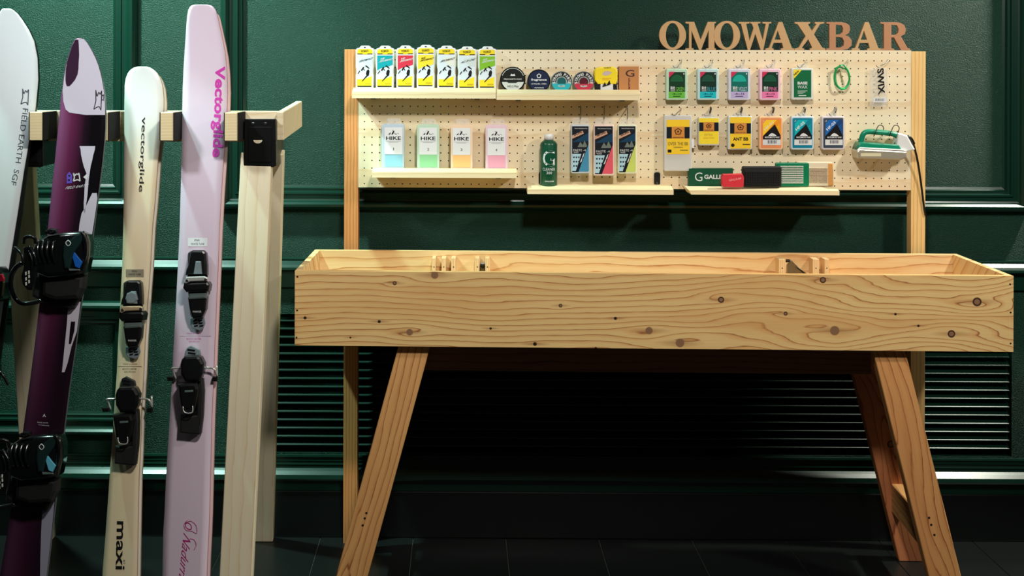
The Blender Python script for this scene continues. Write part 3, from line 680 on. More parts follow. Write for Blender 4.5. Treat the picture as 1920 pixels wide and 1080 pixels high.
# --- ski bindings
BLK2 = mat('binding_black', (13, 14, 16), 0.32); BLK3 = mat('binding_matte_black', (20, 21, 22), 0.55); SILV = mat('binding_silver', (226, 224, 220), 0.25, 0.6)
SMOKE = mat('clear_grey_plastic', (120, 132, 138), 0.15); GREYM = mat('grey_lever', (92, 106, 104), 0.25)
def toe(t, ox, oy, bar, scale=1.0, blob=False):
    """toe piece: pixel layout relative to the centre line of the unit, top at oy"""
    P = lambda L: [(ox+a*scale, oy+b*scale) for a, b in L]
    k = t.mb(); k.slab(P([(-18, 4), (-12, 0), (10, 0), (16, 4), (18, 20), (18, 60), (10, 130), (-8, 132), (-14, 120), (-20, 60)]), 0.012, 0.010, BLK3, 0.003); base = t.part('toe_plate', k)
    k = t.mb(); k.slab(P([(-14, 3), (-10, -1), (10, -1), (15, 4), (17, 28), (17, 46), (-24, 46), (-22, 36), (-18, 26)]), 0.040, 0.028, BLK2, 0.006); k.slab(P([(-4, 20), (6, 20), (8, 44), (-8, 44)]), 0.046, 0.008, SMOKE, 0.003); t.part('toe_housing', k)
    if blob: k = t.mb(); k.slab(P([(-12, 24), (-2, 20), (6, 24), (9, 36), (2, 43), (-12, 43), (-15, 34)]), 0.050, 0.010, SMOKE, 0.004); t.part('adjuster_cap', k)
    k = t.mb(); k.slab(P([(-24, 53), (-22, 49), (12, 48), (19, 51), (19, 58), (10, 57), (-14, 58), (-22, 62), (-26, 60)]), 0.060, 0.012, bar, 0.003); cb = t.part('crossbar', k, None, 'pale metal crossbar with two round screws')
    for a, b in ((-20, 56), (15, 54)):
        k = t.mb(); k.slab([(ox+a*scale+2.8*math.cos(q*math.pi/6), oy+b*scale+2.8*math.sin(q*math.pi/6)) for q in range(12)], 0.0615, 0.003, METAL, 0.0005); t.part('screw', k, cb)
    k = t.mb(); k.slab(P([(-26, 60), (18, 58), (22, 64), (20, 76), (-22, 78), (-28, 70)]), 0.056, 0.044, BLK2, 0.006); t.part('wing', k)
    k = t.mb(); k.slab(P([(-18, 78), (17, 78), (16, 90), (-17, 92)]), 0.046, 0.034, GREYM, 0.005); t.part('grey_band', k)
    k = t.mb(); k.slab(P([(-19, 88), (17, 86), (15, 110), (8, 126), (-10, 128), (-16, 110)]), 0.042, 0.030, BLK2, 0.006); bd = t.part('toe_body', k)
    k = t.mb(); k.text('MARKER', P([(-9, 116)])[0], P([(7, 116)])[0], 3.4, 0.0424, mat('white_print', (220, 222, 224), 0.5)); t.part('lettering', k, bd)
    k = t.mb(); k.slab(P([(-14, 126), (12, 124), (14, 136), (10, 147), (4, 150), (-10, 146), (-14, 138)]), 0.016, 0.008, SMOKE, 0.002)
    for i in range(3):
        for j in range(2): k.slab(P([(-8+j*10+i*1, 130+i*5), (-1+j*10+i, 129+i*5), (-2+j*10+i, 132+i*5), (-9+j*10+i, 133+i*5)]), 0.0172, 0.002, BLK2)
    t.part('glide_pad', k)
def heel(t, ox, oy, H, dark=False):
    P = lambda L: [(ox+a, oy+b*H) for a, b in L]
    k = t.mb(); k.slab(P([(-8, 2), (0, -2), (16, 6), (18, 14), (14, 30), (-10, 30), (-12, 20)]), 0.016, 0.010, BLK3 if dark else SMOKE, 0.002)
    for i in range(3): k.slab(P([(-6+i, 4+6*i), (8+i, 6+6*i), (7+i, 9+6*i), (-7+i, 7+6*i)]), 0.0172, 0.002, BLK2)
    t.part('brake_pad', k)
    k = t.mb(); k.slab(P([(-18, 24), (-12, 18), (12, 17), (18, 20), (24, 32), (22, 50), (16, 66), (-12, 66), (-20, 52), (-21, 34)]), 0.048, 0.036, BLK2, 0.008); t.part('heel_cup', k)
    k = t.mb(); k.ptube([(ox-19, oy+40*H, .02), (ox-30, oy+40*H, .02), (ox-36, oy+41*H, .02), (ox-33, oy+47*H, .012), (ox-28, oy+60*H, .012)], 0.0028, SILV, 8)
    k.slab(P([(-46, 56), (-32, 56), (-30, 64), (-44, 65)]), 0.014, 0.010, BLK2, 0.003); t.part('brake_arm', k)
    k = t.mb(); k.ptube([(ox+22, oy+39*H, .02), (ox+38, oy+40*H, .02), (ox+45, oy+44*H, .02), (ox+49, oy+56*H, .012), (ox+48, oy+34*H, .012)], 0.0028, SILV, 8)
    k.slab(P([(40, 56), (50, 56), (49, 66), (38, 65)]), 0.014, 0.010, BLK2, 0.003); t.part('brake_arm', k)
    k = t.mb(); k.slab(P([(-26, 70), (-6, 68), (10, 68), (14, 80), (10, 104), (4, 124), (-12, 126), (-20, 112)]), 0.052, 0.044, BLK2, 0.008); hb = t.part('heel_housing', k)
    k = t.mb(); k.slab(P([(-12, 82), (4, 81), (4, 85), (-12, 86)]), 0.0535, 0.003, GREYM, 0.001); t.part('release_window', k, hb)
    k = t.mb(); k.ptube([(ox-15, oy+112*H, .053), (ox-13, oy+122*H, .054), (ox-4, oy+125*H, .054), (ox+3, oy+122*H, .053), (ox+3, oy+110*H, .05)], 0.0016, SILV, 6); t.part('lever_wire', k)
    k = t.mb(); k.slab(P([(12, 62), (22, 60), (24, 84), (22, 130), (18, 164), (14, 166), (-22, 162), (-20, 128), (-4, 130), (10, 128)]), 0.030, 0.022, BLK3, 0.005); t.part('heel_track', k)
toe(pk, 370.5, 470, SILV, 1.0); heel(pk, 358, 650, 1.0)
toe(tn, 249, 526.5, mat('binding_gold', (226, 200, 160), 0.3, 0.5), 0.98, True); heel(tn, 236, 708, 1.0, True)

# --- purple snowboard
def purple():
    m = bpy.data.materials.new('purple_board_topsheet'); m.use_nodes = True; N = NT(m); b = m.node_tree.nodes['Principled BSDF']
    tc = m.node_tree.nodes.new('ShaderNodeTexCoord'); X, Y, Z = N.sep(tc.outputs['Object'])
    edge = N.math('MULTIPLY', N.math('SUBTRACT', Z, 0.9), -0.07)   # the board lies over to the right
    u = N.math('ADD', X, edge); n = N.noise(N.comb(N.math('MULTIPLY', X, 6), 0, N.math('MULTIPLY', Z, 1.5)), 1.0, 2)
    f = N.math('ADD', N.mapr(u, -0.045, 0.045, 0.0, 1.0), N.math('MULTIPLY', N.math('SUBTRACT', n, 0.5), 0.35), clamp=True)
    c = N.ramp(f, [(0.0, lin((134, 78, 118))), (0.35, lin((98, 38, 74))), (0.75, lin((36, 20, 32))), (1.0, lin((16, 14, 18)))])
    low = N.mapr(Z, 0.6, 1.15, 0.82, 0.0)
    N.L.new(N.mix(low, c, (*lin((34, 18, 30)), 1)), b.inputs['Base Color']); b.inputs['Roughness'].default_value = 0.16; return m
PUR = purple(); BSIDE = mat('board_edge_grey', (120, 128, 132), 0.25, 0.3)
pur = [(74, 150, 157), (77, 145.5, 163), (83, 141.5, 169), (95, 136.5, 175.5), (110, 130.5, 182.5), (125, 125.5, 187.5), (145, 121, 192), (170, 117, 196), (190, 114, 197.5), (215, 111.5, 198), (240, 109, 197.5), (264, 106.5, 196), (300, 103, 192.5), (350, 97.5, 186), (420, 90.5, 177),
       (490, 83, 166.5), (570, 74, 152), (650, 64.5, 141.5), (730, 54, 129.5), (820, 41.5, 118.5), (910, 28, 107.5), (980, 17, 99.5), (1060, 3, 90), (1120, -6, 82), (1165, -6, 74), (1190, 6, 60)]
SB3 = board_plane(-1.1, 3.5615)
t = Thing('snowboard', 'dark purple and black snowboard with brushed white patches and black bindings', 'snowboard', SB3, 0, 0); pb = t
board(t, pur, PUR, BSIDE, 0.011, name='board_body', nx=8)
LAV = mat('lavender_white_brush', (206, 200, 216), 0.25)
off = 0.0008
def wstrip(t, rows, off, m, name='white_patch', nx=3, step=8):
    ys = []
    for a, b in zip(rows, rows[1:]):
        n = max(1, int((b[0]-a[0])/step+0.5)); ys += [a[0]+(b[0]-a[0])*i/n for i in range(n)]
    ys.append(rows[-1][0]); k = t.mb(); k.strip([interp(rows, y) for y in ys], off, m, nx); return t.part(name, k)
DPUR = mat('dark_plum_brush', (58, 34, 56), 0.25)
wstrip(pb, [(76, 146.5, 162), (83, 142.3, 168), (95, 137.5, 174.7), (110, 131.4, 181.7), (125, 126.3, 186.8), (145, 121.8, 191.2), (170, 118, 195.2), (190, 119, 196.7), (205, 123, 197), (211, 130, 197), (215.5, 160, 197)], off, LAV, 'white_tip', 6, 6)
wstrip(pb, [(77, 146, 152), (88, 140, 152), (105, 133, 151.5), (118, 128.5, 150), (130, 125.5, 149), (140, 124.5, 147), (150, 124, 142), (157, 124.5, 136), (162, 126, 131)], off*1.6, DPUR, 'plum_patch')
wstrip(pb, [(274, 149, 178.5), (280, 151, 178), (290, 152, 175), (300, 154, 173), (312, 157, 170), (325, 162, 168), (340, 160, 166), (352, 158.5, 165), (366, 158, 164), (380, 157, 162), (395, 157, 160), (400, 158, 159)], off, LAV)
wstrip(pb, [(362, 173, 181.5), (372, 168, 182.5), (385, 162, 180.7), (400, 153, 178.7), (420, 149, 175.7), (440, 147, 172.5), (455, 152, 170)], off, LAV)
wstrip(pb, [(566, 140, 151.5), (580, 127, 149.5), (600, 126, 147), (622, 124, 144), (650, 121, 134), (680, 118, 127), (698, 116, 121)], off, LAV)
wstrip(pb, [(603, 133, 141), (620, 131, 139.5), (645, 129, 133)], off*1.6, PUR, 'dark_smear')
wstrip(pb, [(918, 86, 102), (935, 83, 102.6), (960, 79, 100.5), (1000, 77, 96.5), (1050, 75.5, 90.7), (1085, 75, 86.5)], off, mat('grey_lavender_brush', (150, 150, 170), 0.25))
VIO = mat('violet_print', (104, 84, 200), 0.4); WP = mat('white_print', (220, 222, 224), 0.5)
def crown_mark(k, cx, cy, w, h, off, m, rot=0.0, line=1.4):
    pts = [(-.5, -.5), (-.28, -.18), (-.12, -.42), (.05, -.3), (.2, -.5), (.34, .5), (.1, .32), (-.2, .38), (-.5, .5), (-.36, .05), (-.5, -.5)]
    c, s_ = math.cos(rot), math.sin(rot); q = [(cx+(a*w)*c-(b*h)*s_, cy+(a*w)*s_+(b*h)*c) for a, b in pts]
    for (x0, y0), (x1, y1) in zip(q, q[1:]):
        d = math.hypot(x1-x0, y1-y0) or 1; nx_, ny_ = -(y1-y0)/d*line/2, (x1-x0)/d*line/2
        k.poly([(x0+nx_, y0+ny_), (x1+nx_, y1+ny_), (x1-nx_, y1-ny_), (x0-nx_, y0-ny_)], off, m)
k = pb.mb(); crown_mark(k, 186, 188, 16, 36, 0.0012, INK, 0.12, 1.5); crown_mark(k, 193, 183, 5, 12, 0.0012, INK, 0.12, 1.2); pb.part('emblem', k)
k = pb.mb(); crown_mark(k, 145, 332, 15, 15, 0.0012, WP, 0.0, 2.2)
k.poly([(125, 328), (130, 322), (135, 328), (135, 343), (125, 344)], 0.0012, VIO); k.rect(128, 328, 132, 331, 0.0016, INK); k.rect(127, 336, 131, 339, 0.0016, INK)
k.poly([(156, 332), (163, 326), (165, 330), (162, 337)], 0.0012, WP); pb.part('emblem', k)
k = pb.mb(); k.text('FIELD EARTH', (122, 355), (163, 350), 4.6, 0.0012, WP, skew=.1); pb.part('lettering', k)
k = pb.mb(); k.text('A', (80, 782), (86, 782), 6, 0.0012, WP); k.text('field earth', (70, 793), (90, 794), 2.4, 0.0012, WP); k.text('snowboards', (72, 797), (92, 799), 1.6, 0.0012, WP); pb.part('lettering', k)

# --- snowboard bindings
SHELL = mat('binding_shell_black', (11, 15, 16), 0.2, coat=0.4); TEAL = mat('dark_teal_plastic', (22, 44, 44), 0.25); BLUE = mat('blue_insert', (24, 96, 190), 0.3); BLU2 = mat('light_blue_insert', (96, 186, 214), 0.3)
def snow_binding(t, X, Y, insert, low):
    P = lambda L: [(X+a/5.4, Y+b/5.4) for a, b in L]
    T = lambda L, r, m, n=8: k.ptube([(X+a/5.4, Y+b/5.4, o) for a, b, o in L], r, m, n)
    k = t.mb(); k.slab(P([(330, 640), (480, 560), (700, 560), (860, 620), (850, 760), (740, 960), (560, 950), (400, 890), (320, 840)]), 0.030, 0.028, BLK3, 0.008); t.part('baseplate', k)
    k = t.mb(); k.slab([(X+560/5.4+22*math.cos(q*math.pi/12), Y+740/5.4+22*math.sin(q*math.pi/12)) for q in range(24)], 0.036, 0.007, BLK2, 0.002); t.part('disc', k)
    k = t.mb(); k.slab(P([(340, 300), (480, 215), (620, 190), (800, 180), (870, 210), (890, 300), (885, 430), (850, 600), (700, 640), (480, 660), (330, 600), (300, 420)]), 0.085, 0.060, SHELL, 0.016, 3, True); t.part('ankle_shell', k)
    k = t.mb(); T([(230, 500, .07), (160, 550, .075), (115, 640, .07), (112, 760, .06), (160, 870, .05), (230, 915, .045), (330, 905, .04), (430, 880, .035)], [0.0065]*22, SHELL, 10); t.part('heel_loop', k)
    k = t.mb()
    hb = [(230, 345), (300, 325), (350, 400), (375, 520), (360, 660), (330, 780), (270, 775), (225, 720), (210, 640), (235, 540), (238, 440)]
    k.slab(P(hb), 0.110, 0.012, SHELL, 0.005, 2); h_ = t.part('highback', k)
    for (a, b) in ((262, 610), (292, 598), (264, 665), (294, 640), (264, 715), (294, 692)):
        k = t.mb(); k.slab(P([(a-8, b-16), (a+6, b-20), (a+8, b+12), (a-6, b+18)]), 0.1108, 0.001, mat('pale_opening', (214, 216, 206), 0.6)); t.part('opening', k, h_)
    k = t.mb(); T([(150, 350, .10), (190, 380, .112), (225, 430, .118), (235, 520, .115)], 0.0042, BLK2); k.slab(P([(140, 335), (168, 340), (166, 366), (142, 362)]), 0.104, 0.008, METAL, .002); t.part('adjust_lever', k)
    for i, xx in enumerate((380, 425, 475, 530)):
        k = t.mb(); T([(xx+20, 270, .082), (xx-2, 350, .092), (xx, 420, .093), (xx+30, 500, .086)], [0.0045]*10, SHELL, 8); t.part('strap_rib', k)
    k = t.mb(); T([(240, 300, .09), (250, 250, .10), (300, 235, .104), (350, 250, .10), (360, 300, .09)], 0.005, BLK2); t.part('strap_ring', k)
    k = t.mb(); T([(290, 330, .112), (345, 420, .116), (365, 520, .112)], 0.004, SHELL); T([(320, 560, .112), (325, 480, .115), (290, 380, .114)], 0.003, SHELL); t.part('highback_rim', k)
    k = t.mb(); k.slab(P([(450, 175), (510, 150), (570, 155), (575, 190), (520, 215), (455, 205)]), 0.098, 0.018, BLK2, 0.004); rt_ = t.part('ratchet', k)
    for a, b in ((470, 180), (510, 192), (535, 182)):
        k = t.mb(); k.slab([(X+a/5.4+1.4*math.cos(q*math.pi/4), Y+b/5.4+1.4*math.sin(q*math.pi/4)) for q in range(8)], 0.0995, 0.002, METAL); t.part('rivet', k, rt_)
    k = t.mb(); k.slab(P([(640, 330), (700, 270), (770, 215), (835, 190), (850, 240), (800, 330), (745, 400), (700, 560), (650, 560), (632, 440)]), 0.094, 0.014, TEAL, 0.005); tp = t.part('side_plate', k)
    k = t.mb(); k.slab(P([(735, 390), (750, 392), (832, 495), (802, 556), (760, 540), (735, 450)]), 0.090, 0.006, insert, 0.001); t.part('insert', k, tp, 'blue insert')
    k = t.mb(); T([(690, 272, .0955), (665, 300, .0955), (690, 330, .0955), (715, 302, .0955), (690, 272, .0955)], 0.0012, WP, 5); t.part('ring_mark', k, tp)
    k = t.mb(); T([(830, 185, .09), (860, 280, .088), (862, 420, .082), (820, 570, .07)], 0.006, SHELL); t.part('heel_hoop', k)
    k = t.mb(); k.slab(P([(690, 560), (800, 566), (805, 580), (700, 585)]), 0.092, 0.010, GREYM, 0.003); t.part('clip', k)
    k = t.mb(); k.slab(P([(430, 640), (640, 600), (850, 640), (835, 760), (790, 860), (560, 880), (420, 830)]), 0.060, 0.035, BLK3, 0.010); t.part('toe_strap', k)
snow_binding(pb, 0, 400, BLUE, False)
snow_binding(pb, -50, 782, BLU2, True)

# --- white snowboard, cut by the left edge of the photograph
WB = mat('white_board_topsheet', (232, 240, 244), 0.3); BB = mat('board_black_sidewall', (10, 12, 13), 0.3)
white = [(22, 17, 30), (25, 13, 36), (31, 9, 43), (41, 5, 50), (60, 0, 61), (80, -6, 69), (110, -16, 73), (150, -26, 72.5), (205, -40, 66), (265, -56, 54), (320, -70, 44.5), (400, -90, 32.5), (480, -108, 19.5), (560, -122, 6.5), (650, -140, -6), (760, -160, -20), (880, -184, -34), (1000, -205, -44), (1100, -216, -52), (1170, -212, -68), (1195, -196, -90)]
SB4 = board_plane(-1.5, 3.625)
t = Thing('snowboard', 'white snowboard with grey lettering cut off by the left picture edge', 'snowboard', SB4, 0, 0); wb = t
board(t, white, WB, WB, 0.004, name='board_body', nx=8)
brow = [(y, a, b+(1.2 if y < 200 else 1.2+min(7.5, (y-200)*0.032))) for y, a, b in white]
board(t, brow, BB, BB, 0.008, dy=0.0042, name='sidewall', nx=4)
LG = mat('grey_print', (70, 76, 84), 0.5)
k = wb.mb(); k.text('FIELD EARTH', (43, 203), (29, 305), 10, 0.0006, LG); k.text('SGF', (26.5, 317), (20, 346), 10, 0.0006, LG); wb.part('lettering', k)
k = wb.mb(); crown_mark(k, 49, 182, 16, 29, 0.0008, LG, 0.14, 1.6); wb.part('emblem', k)
RED = mat('red_buckle', (200, 24, 52), 0.35)
k = wb.mb(); k.slab([(-60, 500), (-4, 500), (4, 512), (7, 530), (4, 556), (-6, 566), (-60, 570)], 0.07, 0.065, SHELL, 0.012); bs = wb.part('binding_strap', k)
k = wb.mb(); k.slab([(-6, 514), (4, 514), (8, 522), (7, 528), (-6, 528)], 0.075, 0.006, RED, 0.002); wb.part('buckle', k, bs, 'red buckle')
k = wb.mb(); k.slab([(-66, 680), (-18, 676), (-10, 690), (-12, 716), (-24, 728), (-66, 726)], 0.055, 0.0545, SHELL, 0.010); k.ptube([(-16, 692, .052), (-4, 694, .058), (4, 702, .056), (10, 712, .053), (15, 722, .05)], [0.004]*13, SHELL); wb.part('strap_end', k)
# ------------------------------------------------------------------ goods on the ledge shelves
PL = lambda key, rgb, r=0.35: mat(key, rgb, r)
WHITEP = PL('white_plastic', (236, 238, 240)); YEL = PL('yellow_print', (248, 220, 40)); PALEB = PL('pale_blue_white_print', (222, 232, 244))
BLKP = PL('black_print', (18, 18, 20))
def pthing(name, label, cat, x, vbase, group=None): return Thing(name, label, cat, PS, PS.hit(x, 200)[0], vbase, group)
def shelfbox(t, pts, n, depth, m, vb, name='case', bevel=0.002):
    """a box whose front face is the pixel outline at n, standing at height vb"""
    q = [PS.hit(x, y, n) for x, y in pts]; zmin = min(b for a, b in q); q = [(a, vb if b < zmin+0.0015 else b) for a, b in q]
    k = t.mb(); k.prism(q, -n, -n+depth, m, bevel); return t.part(name, k)
tall = [(667, 701, 85.6, (214, 232, 244), None, 'PERFORMANCE', 'tall wax pack with pale blue front, first at the left of the row'),
        (704.5, 739, 85.6, (16, 164, 178), 1, 'HF PERFORMANCE', 'tall wax pack with teal upper label, second from the left'),
        (743, 777, 85.3, (222, 54, 78), 1, 'HF PERFORMANCE', 'tall wax pack with red upper label'),
        (781, 815.5, 84.2, (250, 222, 60), 1, 'BASE PERFORMANCE', 'tall wax pack with solid yellow upper label, fourth in the row'),
        (819.5, 855, 85.6, (232, 232, 222), None, 'PERFORMANCE', 'tall wax pack with plain cream front, fifth in the row'),
        (858, 893.5, 87.2, (212, 222, 224), None, 'ALL IN ONE', 'tall wax pack with plain pale grey front, sixth in the row'),
        (896.5, 931, 87.0, (130, 190, 44), 1, 'BASE PERFORMANCE', 'tall wax pack with green upper label, last in the row')]
NF = 0.046
for i, (x0, x1, yt, colr, fullc, txt, lab) in enumerate(tall):
    t = pthing('wax_pack', lab, 'wax pack', (x0+x1)/2, SH['a']+0.0002, 'tall wax packs on the top left shelf')
    w_ = x1-x0; P = lambda a, b: (x0+w_*a, yt+b)
    body = [P(0, 9), P(.06, 5), P(.2, 4), P(.27, 0.8), P(.33, 0), P(.70, 0), P(.77, .8), P(.84, 4), P(.96, 5), P(1, 9), P(.985, 40), P(.965, 45), P(.965, 52), P(.985, 56), P(.965, 84), P(.01, 84), P(.0, 56), P(.03, 52), P(.03, 45), P(0, 40)]
    cs = shelfbox(t, body, NF, 0.026, WHITEP, SH['a']+0.0002, bevel=0.0025)
    cm = PL('wax_label_%d' % i, colr); o1, o2, o3 = NF+0.0003, NF+0.0006, NF+0.0009
    k = t.mb(); yb = yt+78.3
    k.poly([P(.08, 15), P(.10, 8.5), P(.2, 6.2), P(.82, 6.2), P(.92, 8.5), P(.92, 15)], o1, YEL)
    k.rect(*P(.08, 14.7), *P(.92, 16.2), o2, BLKP); k.rect(*P(.38, 14.7), *P(.64, 16.2), o3, YEL)
    k.poly([P(.08, 18.5), P(.92, 18.5), P(.90, 76.5), P(.07, 76.5)], o1, PALEB)
    if fullc: k.poly([P(.08, 18.5), P(.92, 18.5), P(.92, 36), P(.62, 40), P(.3, 42), P(.08, 46.5)], o2, cm)
    else: k.poly([P(.3, 24), P(.92, 20), P(.92, 38), P(.6, 37)], o2, cm)
    k.poly([P(.07, 63), P(.5, 62.5), P(.88, 57), P(.88, 76.5), P(.07, 76.5)], o2, YEL); k.rect(*P(.10, 75.2), *P(.86, 77.2), o3, BLKP)
    k.rect(*P(.5, 70), *P(.82, 73), o3, PL('dull_yellow_print', (200, 176, 40)))
    lb_ = t.part('label', k)
    k = t.mb(); k.text('TOKO', P(.28, 13), P(.70, 11.5), 4.0, o3, BLKP, bold=0.03)
    tc_ = BLKP if not fullc or colr[1] > 215 else PL('white_print', (220, 222, 224))
    if ' ' in txt and 'ALL' not in txt: a_, b_ = txt.split(' '); k.text(a_, P(.26, 27), P(.48, 25.5), 3.2, o3, tc_, .2, .02); k.text(b_, P(.16, 32), P(.86, 27), 3.4, o3, tc_, .2, .02)
    else: k.text(txt, P(.14, 32), P(.86, 26), 3.6, o3, tc_, .2, .02)
    t.part('lettering', k, lb_)
    # downhill skier as a few black strokes
    k = t.mb()
    for L in ([(.50, 38), (.60, 37), (.76, 42), (.74, 43.5), (.62, 41)], [(.60, 47), (.70, 44), (.76, 48), (.72, 56), (.62, 58), (.56, 53)], [(.58, 56), (.66, 57), (.36, 67.5), (.33, 66.5)],
              [(.28, 46), (.40, 40), (.48, 40), (.44, 42), (.34, 48)], [(.10, 52), (.22, 46), (.24, 48), (.12, 53.5)], [(.40, 41), (.50, 46), (.48, 47.5), (.38, 43)]):
        k.poly([P(a, b) for a, b in L], o3, BLKP)
    t.part('skier_print', k, lb_)
    k = t.mb(); k.poly([(x0+w_*(.5+.06*math.cos(q*math.pi/6)), yt+3.2+1.1*math.sin(q*math.pi/6)) for q in range(12)], o2, PL('hang_hole_dark', (40, 40, 40))); t.part('hang_hole', k)
# round tins
def tin(cx, cy, r, label, ring, face, deco, group='round tins on the second shelf'):
    vb = SH['b']+0.0002; u, v = PS.hit(cx, cy, NF); R_ = PS.hit(cx+r, cy, NF)[0]-u; v = vb+R_
    yc = cy; t = pthing('round_tin', label, 'tin', cx, vb, group)
    k = t.mb(); n = 40; k.prism([(u+R_*math.cos(2*math.pi*q/n), v+R_*math.sin(2*math.pi*q/n)) for q in range(n)], -NF, -NF+0.022, ring, 0.0012); t.part('tin_body', k)
    # helper in tin coordinates: a, b in units of the radius
    def C(a, b): return (u+a*R_, v+b*R_)
    k = t.mb()
    def pl(pts, o, m): k.add([(x, -NF-o, z) for x, z in [C(a, b) for a, b in pts]], [tuple(range(len(pts)))], m)
    pl([(.9*math.cos(2*math.pi*q/n), .9*math.sin(2*math.pi*q/n)) for q in range(n)], 0.0003, face)
    def tx(s_, a0, b0, a1, b1, h, m, o=0.0009, bold=0.02):
        vs, fs = text_mesh(s_, bold); d = (a1-a0, b1-b0); L = math.hypot(*d); up = (-d[1]/L, d[0]/L)
        k.add([(C(a0+d[0]*x+up[0]*h*z, 0)[0], -NF-o, C(0, b0+d[1]*x+up[1]*h*z)[1]) for x, z in vs], fs, m)
    deco(pl, tx, n); t.part('label', k); return t
WPT = PL('white_print', (220, 222, 224))
def seg(lo, hi, r, n=20): return [(r*math.cos(math.radians(lo+(hi-lo)*q/n)), r*math.sin(math.radians(lo+(hi-lo)*q/n))) for q in range(n+1)]
def d1(pl, tx, n):
    pl(seg(193, 347, .88), 0.0005, PL('silver_label', (206, 212, 210))); pl([(-.45, -.2), (.4, -.2), (.25, -.28), (-.35, -.28)], 0.0007, BLKP)
    pl([(-.2, .28), (-.12, .46), (-.04, .40), (.04, .40), (.12, .46), (.2, .28)], 0.0006, WPT); tx('FIELD EARTH WAX', -.7, -.02, .7, -.02, .09, WPT); tx('NO.2 Plus', -.42, -.62, .45, -.62, .16, BLKP)
    pl(seg(20, 160, .9, 24)+seg(20, 160, .86, 24)[::-1], 0.0006, PL('silver_label', (206, 212, 210)))
def d2(pl, tx, n):
    tx('fragrance', -.68, -.05, .68, -.05, .24, WPT, bold=.03); tx('nf Parfin 100g', -.66, -.36, .66, -.36, .15, WPT); tx('WAX FRAGRANCE', -.4, -.66, .42, -.66, .1, WPT)
    pts = seg(0, 360, 1, 5)[:5]; pent = [(.22*math.cos(math.radians(90+72*q)), .42+.22*math.sin(math.radians(90+72*q))) for q in range(5)]
    pin = [(.14*math.cos(math.radians(90+72*q)), .42+.14*math.sin(math.radians(90+72*q))) for q in range(5)]
    for q in range(5): pl([pent[q], pent[(q+1) % 5], pin[(q+1) % 5], pin[q]], 0.0006, WPT)
def strong(c1, c2):
    def f(pl, tx, n):
        pl(seg(0, 180, .93), 0.0004, BLKP); pl(seg(188, 352, .93), 0.0005, c2); pl(seg(0, 360, .52, 28)[:-1], 0.0006, PL('silver_ring', (150, 160, 160))); pl(seg(0, 360, .42, 28)[:-1], 0.0007, c1); pl([(-.5, -.2), (.5, -.2), (.4, -.34), (-.4, -.34)], 0.0008, c2)
        word = 'STRONG PASTE'
        for i, ch in enumerate(word):
            if ch == ' ': continue
            a = math.radians(186-(i)*192/11); r0 = .60; cx, cy = r0*math.cos(a), r0*math.sin(a); tx_, ty_ = math.sin(a), -math.cos(a); w_ = .105
            tx(ch, cx-tx_*w_, cy-ty_*w_, cx+tx_*w_, cy+ty_*w_, .26, WPT, bold=.03)
        tx('SILVER', -.32, -.45, .32, -.45, .12, WPT)
    return f
TINK = PL('tin_black', (16, 17, 18), 0.25)
tin(961.5, 146.5, 23.9, 'large black round tin with a silver lower half, first of the tins', TINK, PL('tin_face_black', (14, 18, 16)), d1)
tin(1010.5, 151, 21.6, 'navy blue round tin with a white crown emblem', TINK, PL('tin_navy', (14, 30, 66)), d2)
tin(1053, 153.8, 19.8, 'small round tin with teal centre and curved white lettering', PL('tin_grey', (96, 112, 112), .3), PL('tin_teal_face', (60, 130, 136)), strong(PL('deep_teal', (12, 88, 92)), PL('bright_teal', (40, 176, 190))))
tin(1094.5, 153.8, 19.8, 'small round tin with crimson centre and curved white lettering', PL('tin_grey', (96, 112, 112), .3), PL('tin_red_face', (140, 60, 76)), strong(PL('deep_crimson', (84, 14, 34)), PL('crimson', (196, 52, 76))))
# yellow bodied liquid wax, cork block
vb = SH['b']+0.0002
t = pthing('liquid_wax', 'small yellow box with black sides and a white label beside the cork block', 'box', 1136, vb)
shelfbox(t, [(1117, 150), (1156, 150), (1158, 173), (1116, 173)], NF, 0.026, BLKP, vb, 'base')
k = t.mb(); k.slab([(1114, 133), (1117, 128), (1124, 125.5), (1150, 125), (1156, 128), (1158.5, 134), (1158, 150), (1155, 158), (1121, 158), (1115, 150)], NF+0.003, 0.028, YEL, 0.004); cp = t.part('cover', k)
k = t.mb(); k.poly([(1129, 139), (1133, 134), (1140, 133), (1148, 136), (1141, 141), (1133, 142)], NF+0.0034, PL('pink_grey_print', (206, 184, 186))); k.rect(1129, 146.5, 1146, 147.4, NF+.0034, PL('orange_print', (222, 150, 30))); k.rect(1129, 149, 1142, 150, NF+.0034, PL('orange_print', (222, 150, 30))); k.text('TOKO', (1132, 129), (1146, 128), 2.6, NF+.0034, BLKP, bold=.02); t.part('lettering', k, cp)
k = t.mb(); k.rect(1126, 157.5, 1149.5, 171, NF+0.0004, WPT); k.poly([(1129, 163), (1134, 154), (1137, 160), (1143, 150), (1145, 158), (1137, 161)], NF+0.0036, BLKP); t.part('label', k)
CORK = mat('cork', (196, 132, 80), 0.8, bump=(500, 0.6, 0.001))
t = pthing('cork_block', 'orange brown cork waxing block with a burnt letter G', 'cork block', 1179, vb)
shelfbox(t, [(1160.5, 124.5), (1198, 124.5), (1198, 174), (1160.5, 174)], NF, 0.030, CORK, vb, 'block', 0.0015)
BURN = PL('burnt_brown', (70, 30, 18), .7)
k = t.mb(); k.text('G', (1173, 144), (1189.5, 144), 13, NF+.0004, BURN, bold=.01); k.text('GALLIUM', (1178, 146), (1178, 167), 3.6, NF+.0004, BURN, bold=.03); t.part('lettering', k)

